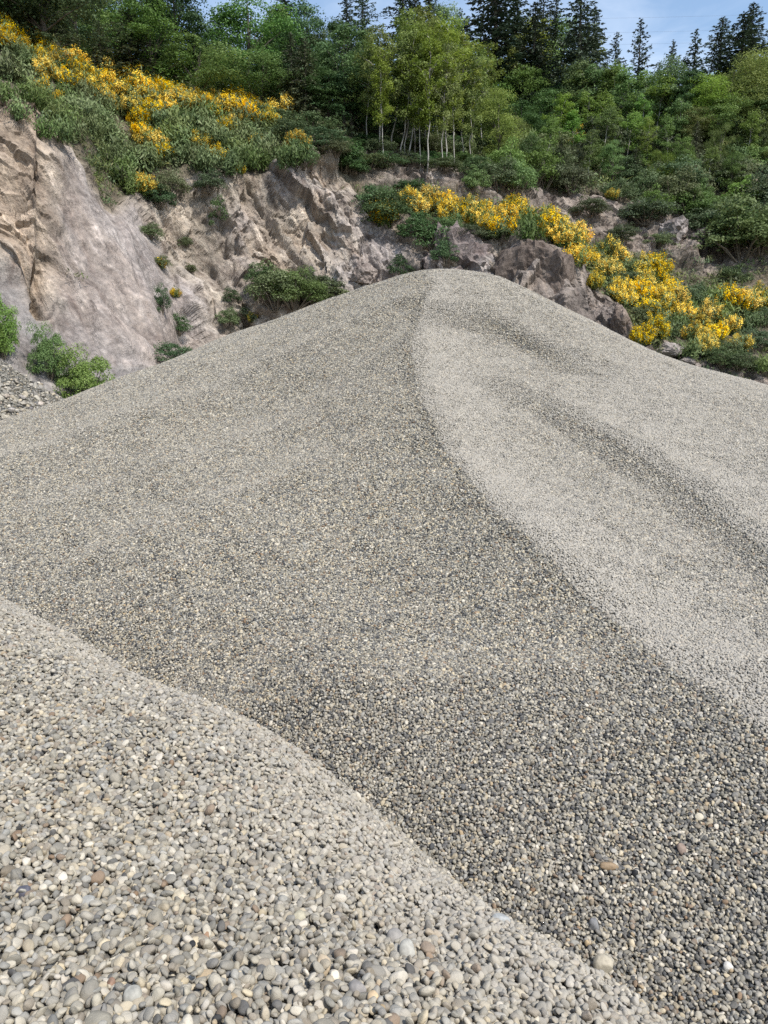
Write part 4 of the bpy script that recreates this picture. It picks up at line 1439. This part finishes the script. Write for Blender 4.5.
def boulder(name, label, cat_, loc, size, seed, tintc, yaw=0.0, group=None, rough=1.0, sub=4, parent=None, spots=None):
    rg = np.random.default_rng(seed)
    v, f = ICO[sub]
    v = v.copy()
    for _ in range(9):
        d = unit(rg.normal(size=3))
        h = rg.uniform(.55, .88)
        k = v @ d
        v = v - np.outer(np.maximum(k - h, 0) * .92, d)
    v = v * (1 + rough * (0.10 * ridged(v * 1.5 + seed, 4, seed) + 0.05 * fbm(v * 6 + seed, 3, seed + 9) + (0.05 * ridged(v * 5 + seed, 3, seed + 4) if sub > 4 else 0)))[:, None]
    if sub >= 4:
        wa, ta = worley(v * 1.7 + seed * 1.3, seed)
        wb, tb = worley(v * 4.5 + seed * 2.3, seed + 7)
        v = v * (1 + rough * (0.13 * (wa - .5) + .10 * ta + 0.06 * (wb - .5) + .05 * tb))[:, None]
    sz = np.array(size) * 0.5
    v = v * sz
    c, s = math.cos(yaw), math.sin(yaw)
    v = v @ np.array([[c, s, 0], [-s, c, 0], [0, 0, 1]])
    o = mesh_np(name, v, f, M['boulder'], smooth=False)
    t = np.ones((len(v), 4))
    w = fbm((v + np.array(loc)) * (1.2 / max(.4, sz[0])), 4, seed)[:, None]
    t[:, :3] = np.array(tintc) * (1 + .45 * w)
    if spots is not None:
        p = sstep(0.12, 0.5, fbm((v + np.array(loc)) * 1.1, 4, seed + 3) + spots(v / sz))[:, None]
        t[:, :3] += (np.array((.40, .38, .36)) - t[:, :3]) * p * .8
    attr(o.data, 'tint', 'FLOAT_COLOR', t)
    attr(o.data, 'grain', 'FLOAT_VECTOR', (v + np.array(loc)) * np.array([2.2, 2.2, .8]))
    o.location = loc
    tag(o, label, cat_, group)
    return o


def rock_at(px, py, w, h, label, seed, tintc, group=None, y=None, rough=1.0, deep=.5):
    """px, py: middle of the rock in the photo, w and h its size there"""
    loc, n = hit(px, py + h * .35)
    yy = loc.y if y is None else y
    c = at(px, py, yy)
    s = yy / F * 1.04
    return boulder('rock', label, 'rock', (c[0], c[1] + deep * w * s * .35, c[2]), (w * s, w * s * .9, h * s), seed, tintc, random.Random(seed).uniform(-.6, .6), group, rough)


oc = at(549, 292, 33.2)
boulder('rock_outcrop', 'big rounded brown outcrop with pale speckles, right behind the gravel peak', 'rock outcrop', (oc[0], oc[1] + 1.4, oc[2]), (4.3, 4.4, 4.9), 912, (.165, .138, .118), .5, None, .9, 5,
        spots=lambda q: .34 * sstep(.0, .7, q[:, 0]) - .18)
oc = at(455, 274, 34.5)
boulder('rock_outcrop', 'jagged grey rock outcrop below the yellow ledge, left of the rounded outcrop', 'rock outcrop', (oc[0], oc[1] + 1.5, oc[2]), (3.6, 3.6, 3.3), 915, (.19, .165, .158), .2, None, 2.2, 5, spots=lambda q: .1 * q[:, 0])
rock_at(622, 322, 20, 34, 'pointed brown rock standing at the foot of the slope right of the rounded outcrop', 31, (.20, .165, .14), rough=1.3)
rock_at(604, 342, 24, 16, 'dark low rock between the rounded outcrop and the pointed rock', 32, (.11, .095, .085))
rock_at(671, 350, 34, 15, 'flat pale grey rock lying in the rubble below the right broom bushes', 33, (.30, .28, .26))
rock_at(690, 362, 18, 11, 'small grey rock beside the flat pale rock on the right', 34, (.2, .18, .165))
rock_at(645, 352, 20, 13, 'dark brown rock left of the flat pale rock', 35, (.12, .1, .09))
rock_at(712, 372, 16, 10, 'small pale stone low beside the grass on the far right edge of the rubble', 36, (.27, .25, .22))
rock_at(364, 276, 24, 22, 'angular pale rock block jutting out left of the gravel peak', 37, (.27, .235, .21), rough=1.3)
rock_at(392, 286, 20, 14, 'small tan rock just left of the gravel peak', 38, (.25, .21, .17))
rock_at(674, 230, 30, 26, 'pale cracked rock face among the shrubs on the upper right slope', 39, (.27, .25, .24), rough=1.5)
rock_at(748, 182, 34, 22, 'tan rock knob between shrubs at the far right edge', 40, (.26, .215, .18), rough=1.5)
rock_at(700, 244, 26, 34, 'dark cracked rock right of the pale cracked rock face', 41, (.10, .09, .085), rough=1.5)

# the bank of broken stone at the left edge
mp_ = np.array([at(*q) for q in [(-160, 330, 15.0), (-60, 345, 15.2), (0, 364, 15.4), (35, 384, 15.5), (72, 404, 15.6), (110, 432, 15.6), (0, 392, 14.0), (-80, 380, 13.8), (40, 412, 14.2), (80, 440, 14.0), (-160, 400, 13), (0, 440, 12.8), (60, 460, 12.6)]])
mp_ = np.r_[mp_, mp_[:6] + np.array([0, 1.6, -1.0]), mp_[:6] + np.array([0, 3.2, -2.2])]
mev = tps_fit(mp_[:, :2], mp_[:, 2], .01)
gx_, gy_ = np.arange(-13, -4.4, .07), np.arange(12.3, 19, .07)
X_, Y_ = np.meshgrid(gx_, gy_)
q_ = np.c_[X_.ravel(), Y_.ravel()]


def bank_h(xy):
    p = np.c_[xy, np.zeros(len(xy))]
    return mev(xy) + .10 * fbm(p * 1.3, 4, 301) + .09 * fbm(p * 5, 3, 305)


ang_col = bpy.data.collections.new('rubble_shapes')
for i in range(8):
    rg = np.random.default_rng(820 + i)
    v, f = ICO[2]
    v = v.copy()
    for _ in range(10):
        d = unit(rg.normal(size=3))
        v = v - np.outer(np.maximum(v @ d - rg.uniform(.45, .8), 0), d)
    v = v * np.array([1, rg.uniform(.6, .9), rg.uniform(.45, .75)]) * .62
    me_ = mesh_np('rubble_shape', v, f, M['stone'], smooth=False, link=False)
    attr(me_, 'prnd', 'FLOAT', np.zeros(len(v)))
    ang_col.objects.link(bpy.data.objects.new('a%02d_rubble_shape' % i, me_))
GN_R = scatter_tree('rubble_stones', [ang_col])
xr = jgrid(-12, -4.6, 12.4, 17.6, .06)
k_ = in_view(xr, bank_h(xr), 150) & (RNG.random(len(xr)) < .8)
xr = xr[k_]
pd = stones(xr, bank_h, RNG.uniform(-.01, .015, len(xr)), .06, .2, np.full(len(xr), .45), .15)
pd['scl'] = (0.055 * np.exp(RNG.normal(0, .55, len(xr))))[:, None] * np.ones((1, 3))
pd['idx'] = RNG.integers(0, 8, len(xr))
trk = np.exp(-((xr[:, 1] - 14.75 - .25 * (xr[:, 0] + 8)) / .22) ** 2)
pd['scl'] *= (1 - .6 * trk)[:, None]
pd['dust_shade'] = np.clip(pd['dust_shade'] - .3 * trk, .03, .9)
bo = gravel_object('rubble', gx_, gy_, bank_h, pd)
bo.modifiers[0].node_group = GN_R
tag(bo, 'low pale bank of broken stone at the left edge below the green bushes', 'rubble bank', None, 'stuff')
rr_ = random.Random(77)
bank_stones = []
for px, py, w in [(6, 398, 5), (22, 399, 5), (11, 412, 5), (40, 405, 4), (30, 410, 4)]:
    d_ = ray(px, py)
    best = None
    for yy in np.arange(12.4, 17, .02):
        x_, z_ = d_[0] * yy / d_[1], CAM_Z + d_[2] * yy / d_[1]
        if z_ <= bank_h(np.array([[x_, yy]]))[0]:
            best = (x_, yy, z_)
            break
    if best is None:
        continue
    s_ = 1.5 * w * best[1] / F
    k_ = rr_.choice([(.55, .52, .46), (.40, .38, .35), (.46, .41, .34), (.28, .27, .26)])
    o = boulder('stone', '', 'stone', (best[0], best[1] + .02, best[2] + s_ * .22), (s_ * 1.1, s_, s_ * .75), rr_.randrange(9999), k_, rr_.uniform(0, 3), 'loose stones on the pale bank at the left edge', 1.2, 2)
    bank_stones.append((o, px, py, k_))

# ------------------------------------------------------------------ stones that stand out in the gravel


def surface_hit(fn, px, py, y0, y1):
    d_ = ray(px, py)
    ys = np.arange(y0, y1, .004)
    xy = np.c_[d_[0] * ys / d_[1], ys]
    zz = CAM_Z + d_[2] * ys / d_[1]
    k = np.nonzero(zz <= fn(xy))[0]
    return np.r_[xy[k[0]], zz[k[0]]] if len(k) else None


def lone_pebble(fn, px, py, w, h, col, seed, label, y0=.6, y1=6.0, lift=.35):
    p = surface_hit(fn, px, py, y0, y1)
    if p is None:
        return
    rg = np.random.default_rng(seed)
    v, f = ICO[4]
    v = np.sign(v) * np.abs(v) ** rg.uniform(.86, 1)
    for _ in range(4):
        d = unit(rg.normal(size=3))
        hh = rg.uniform(.6, .85)
        v = v - np.outer(np.maximum(v @ d - hh, 0) * .7, d)
    v = v * (1 + .12 * fbm(v * .9 + seed, 2, seed) + .02 * fbm(v * 4 + seed, 2, seed + 2))[:, None]
    dist = np.linalg.norm(p - np.array([0, 0, CAM_Z]))
    a, b = w * dist / F, h * dist / F
    v = v * np.array([a, min(a, b) * .75, b]) * .5
    n_ = NT('pebble_%d' % seed)
    tcn = n_.n('ShaderNodeTexCoord').outputs['Object']
    no_ = n_.noise(tcn, 90, 5, .65)
    cc = n_.ramp(no_.outputs[0], [(.3, tuple(x * .7 for x in col)), (.7, tuple(min(x * 1.15, .8) for x in col))])
    pb = n_.n('ShaderNodeBsdfPrincipled', i_Roughness=.7)
    n_.set(pb.inputs['Base Color'], cc)
    o = mesh_np('pebble', v, f, n_.done(pb.outputs[0]))
    nr = grad(fn, p[None, :2])[0]
    o.location = p + nr * min(a, b) * .5 * lift
    o.rotation_euler = (R(-38), rg.uniform(-.15, .15), rg.uniform(-.2, .2))
    tag(o, label, 'pebble', 'stones that stand out on the gravel')


lone_pebble(heap_h, 179, 901, 13, 17, (.46, .40, .29), 1, 'oval tan pebble, paler than its neighbours, in the lower left of the mound')
lone_pebble(heap_h, 171, 880, 9, 11, (.55, .50, .42), 2, 'small cream pebble just above the oval tan pebble')
lone_pebble(heap_h, 141, 856, 12, 14, (.30, .28, .23), 3, 'rounded olive grey pebble up the slope from the oval tan pebble')
lone_pebble(heap_h, 322, 968, 13, 19, (.42, .34, .235), 4, 'tall upright buff pebble, the warmest coloured of the lower mound')
lone_pebble(heap_h, 333, 981, 11, 14, (.56, .50, .40), 5, 'bright cream pebble touching the tall buff pebble on its right')
lone_pebble(heap_h, 357, 993, 15, 15, (.22, .205, .19), 6, 'round dark grey pebble right of the bright cream pebble')
lone_pebble(heap_h, 298, 921, 13, 13, (.36, .33, .24), 7, 'round yellowish grey pebble above the tall buff pebble')
lone_pebble(heap_h, 23, 895, 14, 11, (.075, .075, .095), 8, 'dark slate blue pebble close to the left edge')
lone_pebble(heap_h, 87, 906, 15, 13, (.30, .295, .265), 9, 'wedge shaped pale grey pebble between the slate pebble and the oval tan pebble')
lone_pebble(heap_h, 110, 988, 8, 12, (.22, .135, .09), 10, 'rust brown pebble low in the left of the mound')
lone_pebble(heap_h, 132, 1001, 14, 19, (.30, .29, .25), 11, 'long grey pebble standing on end near the bottom edge')
lone_pebble(heap_h, 206, 940, 6, 11, (.28, .17, .10), 12, 'narrow orange brown pebble left of the middle of the lower mound')
lone_pebble(heap_h, 394, 944, 16, 20, (.25, .235, .215), 13, 'large brownish grey pebble on the mound, right of the tall buff pebble')
lone_pebble(heap_h, 407, 958, 16, 26, (.34, .33, .29), 14, 'long pale grey slab like pebble on the right part of the mound')
lone_pebble(heap_h, 499, 924, 19, 13, (.31, .32, .31), 15, 'flat pale grey pebble lying on the crest of the mound')
lone_pebble(heap_h, 373, 1002, 11, 13, (.48, .36, .22), 16, 'small orange buff pebble beside the round dark grey pebble')
lone_pebble(pile_h, 603, 969, 16, 16, (.38, .34, .26), 17, 'round buff pebble perched on the lower right end of the mound crest', 1.0, 5, .6)
lone_pebble(pile_h, 609, 868, 17, 7, (.24, .17, .10), 18, 'flat brown chip lying on the dark gravel of the pile', 1.5, 6, .7)
lone_pebble(pile_h, 681, 851, 8, 10, (.21, .155, .12), 19, 'reddish brown round pebble on the dark gravel, right of the brown chip', 1.5, 6, .6)
lone_pebble(pile_h, 594, 927, 9, 11, (.17, .17, .168), 20, 'round blue grey pebble on dark gravel above the mound crest', 1.5, 6, .6)
lone_pebble(pile_h, 728, 969, 8, 8, (.50, .48, .43), 21, 'small white pebble on the dark gravel near the right edge', 1.5, 6, .5)

# ------------------------------------------------------------------ power lines far off
wm = bark_material('wire_metal', (.10, .10, .11), (.16, .16, .17))
for i_, (pyl, pyr) in enumerate(((8, 4), (22, 19), (34, 31))):
    a_, b_ = at(330, pyl + 10, 92), at(980, pyr, 92)
    n_ = 40
    t_ = np.linspace(0, 1, n_)[:, None]
    pth = a_ * (1 - t_) + b_ * t_
    pth[:, 2] -= 1.3 * 4 * t_[:, 0] * (1 - t_[:, 0]) * .5
    v, f = tube(pth, np.full(n_, .0055), 5)
    o = mesh_np('power_line', v, f, wm)
    tag(o, ('uppermost', 'middle', 'lowest')[i_] + ' of three faint power lines crossing the sky above the right trees', 'power line', 'power lines crossing the sky')

# ------------------------------------------------------------------ labels
ORD = ['leftmost', 'second', 'third', 'fourth', 'fifth', 'sixth', 'seventh', 'eighth', 'ninth', 'tenth', 'eleventh', 'twelfth', 'thirteenth', 'fourteenth', 'fifteenth', 'sixteenth', 'seventeenth', 'eighteenth', 'nineteenth', 'twentieth']
TENS = {2: 'twenty', 3: 'thirty', 4: 'forty', 5: 'fifty', 6: 'sixty'}


def nth(i):
    if i == 0:
        return 'leftmost'
    if i < 20:
        return ORD[i] + ' from left'
    t_, u_ = divmod(i + 1, 10)
    if u_ == 0:
        return {3: 'thirtieth', 4: 'fortieth', 5: 'fiftieth'}[t_] + ' from left'
    return TENS[t_] + '-' + ['', 'first'] [u_ == 1] + ('' if u_ == 1 else ORD[u_ - 1]) + ' from left'


LOOK = dict(maple='mid green broadleaf tree', dark='dark green broadleaf tree', light='pale green bushy tree', cedar='soft drooping olive conifer', fir='tall dark fir', spire='thin spired fir',
            birch='pale stemmed birch', alder='slender pale stemmed alder', shrub='grey green shrub', darkshrub='dark green shrub', freshshrub='bright green shrub',
            willow='feathery fresh green shrub', bloom='thick yellow flowering broom bush', thin='sparse yellow flowering broom bush', whip='flowerless green broom bush')
WHERE = {'left': 'above the left cliff', 'mid': 'above the gravel peak', 'right': 'on the right skyline', 'slope': 'on the wooded right slope', 'birchfoot': "at the birches' feet", 'ledge': 'on ledge behind the peak',
         'bench': 'on right slope above gravel', 'face': 'on the bare cliff face', 'crest': 'on the left cliff top', 'foot': 'at the left slab foot',
         'bloomA': 'at far left cliff top', 'bloomB': 'on cliff top beneath maples', 'bloomC': 'on ledge behind the peak', 'bloomD': 'on right slope above gravel', 'bloomE': 'alone on bare ground'}
GROUPS = {'bloomA': 'flowering broom on the left cliff top', 'bloomB': 'flowering broom on the left cliff top', 'bloomC': 'flowering broom on the ledge', 'bloomD': 'flowering broom on the right slope', 'bloomE': 'lone flowering broom'}
byz = {}
for e, z, px in PLANTS:
    x, y, fw = project(e.location)
    byz.setdefault(z, []).append((x, y, e))
for (k, z), L_ in byz.items():
    bands = [('', L_)]
    if len(L_) > 9:
        L2 = sorted(L_, key=lambda q: q[1])
        m = max(2, min(4, 1 + len(L_) // 12))
        if k in ('maple', 'dark', 'light', 'cedar', 'fir', 'spire', 'birch', 'alder'):
            nm = {2: ['back', 'front'], 3: ['back', 'middle', 'front'], 4: ['hindmost', 'back', 'front', 'foremost']}[m]
        else:
            nm = {2: ['upper', 'lower'], 3: ['upper', 'middle', 'lower'], 4: ['topmost', 'upper', 'lower', 'lowest']}[m]
        n_ = len(L2)
        bands = [(nm[i], L2[i * n_ // m:(i + 1) * n_ // m]) for i in range(m)]
    for bn, B in bands:
        B.sort(key=lambda q: q[0])
        for i, (x, y, e) in enumerate(B):
            if len(B) == 1:
                e['label'] = LOOK[k] + ' ' + WHERE[z]
            else:
                e['label'] = LOOK[k] + ', ' + nth(i) + (' in ' + bn + ' row ' if bn else ' ') + WHERE[z]
            g_ = GROUPS.get(z) or {'tree': 'trees of the wood ', 'shrub': 'shrubs ', 'broom bush': 'green broom '}[e['category']] + WHERE[z]
            e['group'] = g_
bank_stones.sort(key=lambda q: q[1])
cnt_ = {}
tot_ = {}
for o, px, py, k_ in bank_stones:
    tot_[k_] = tot_.get(k_, 0) + 1
CN = {(.55, .52, .46): 'whitish', (.40, .38, .35): 'grey', (.46, .41, .34): 'tan', (.28, .27, .26): 'dark grey'}
for o, px, py, k_ in bank_stones:
    i = cnt_.get(k_, 0)
    cnt_[k_] = i + 1
    o['label'] = CN[k_] + ' broken stone, ' + nth(i) + ' of its colour on the left bank'
# ------------------------------------------------------------------ light
el = R(54)
az = R(138)      # clockwise from +Y: from the right and behind the camera
sd = Vector((math.sin(az) * math.cos(el), math.cos(az) * math.cos(el), math.sin(el)))
sun = bpy.data.lights.new('sun', 'SUN')
sun.energy = 3.3
sun.angle = R(2.0)
sun.color = (1.0, 0.95, 0.88)
so = bpy.data.objects.new('sun', sun)
COL.objects.link(so)
so.rotation_euler = sd.to_track_quat('Z', 'Y').to_euler()
so.location = (30, -30, 60)

wd = bpy.data.worlds.new("World")
SC.world = wd
wd.use_nodes = True
nt = wd.node_tree
nt.nodes.clear()
out = nt.nodes.new('ShaderNodeOutputWorld')
bg = nt.nodes.new('ShaderNodeBackground')
sky = nt.nodes.new('ShaderNodeTexSky')
sky.sky_type = 'NISHITA'
sky.sun_disc = False
sky.sun_elevation = el
sky.sun_rotation = az
sky.air_density = 1.25
sky.dust_density = 1.0
sky.ozone_density = 1.5
bg.inputs['Strength'].default_value = 0.125
# thin high cloud, part of the sky itself
tc = nt.nodes.new('ShaderNodeTexCoord')
mp = nt.nodes.new('ShaderNodeMapping')
mp.inputs['Scale'].default_value = (2.0, 3.2, 9.0)
mp.inputs['Rotation'].default_value = (0.3, 0.9, 0.5)
no = nt.nodes.new('ShaderNodeTexNoise')
no.inputs['Scale'].default_value = 1.6
no.inputs['Detail'].default_value = 7
no.inputs['Roughness'].default_value = 0.6
no.inputs['Distortion'].default_value = 0.6
rp = nt.nodes.new('ShaderNodeValToRGB')
rp.color_ramp.elements[0].position = 0.45
rp.color_ramp.elements[0].color = (0, 0, 0, 1)
rp.color_ramp.elements[1].position = 0.8
rp.color_ramp.elements[1].color = (.35, .35, .35, 1)
mx = nt.nodes.new('ShaderNodeMix')
mx.data_type = 'RGBA'
mx.inputs[7].default_value = (7.0, 7.4, 8.0, 1)
L = nt.links.new
L(tc.outputs['Generated'], mp.inputs[0])
L(mp.outputs[0], no.inputs['Vector'])
L(no.outputs[0], rp.inputs[0])
L(rp.outputs[0], mx.inputs[0])
L(sky.outputs[0], mx.inputs[6])
L(mx.outputs[2], bg.inputs[0])
L(bg.outputs[0], out.inputs[0])

vs = SC.view_settings
vs.view_transform = 'Standard'
vs.look = 'None'
vs.gamma = 1
vs.use_curve_mapping = False
vs.exposure = 0.72
SC.cycles.use_denoising = False
SC.cycles.max_bounces = 5
SC.cycles.transparent_max_bounces = 4
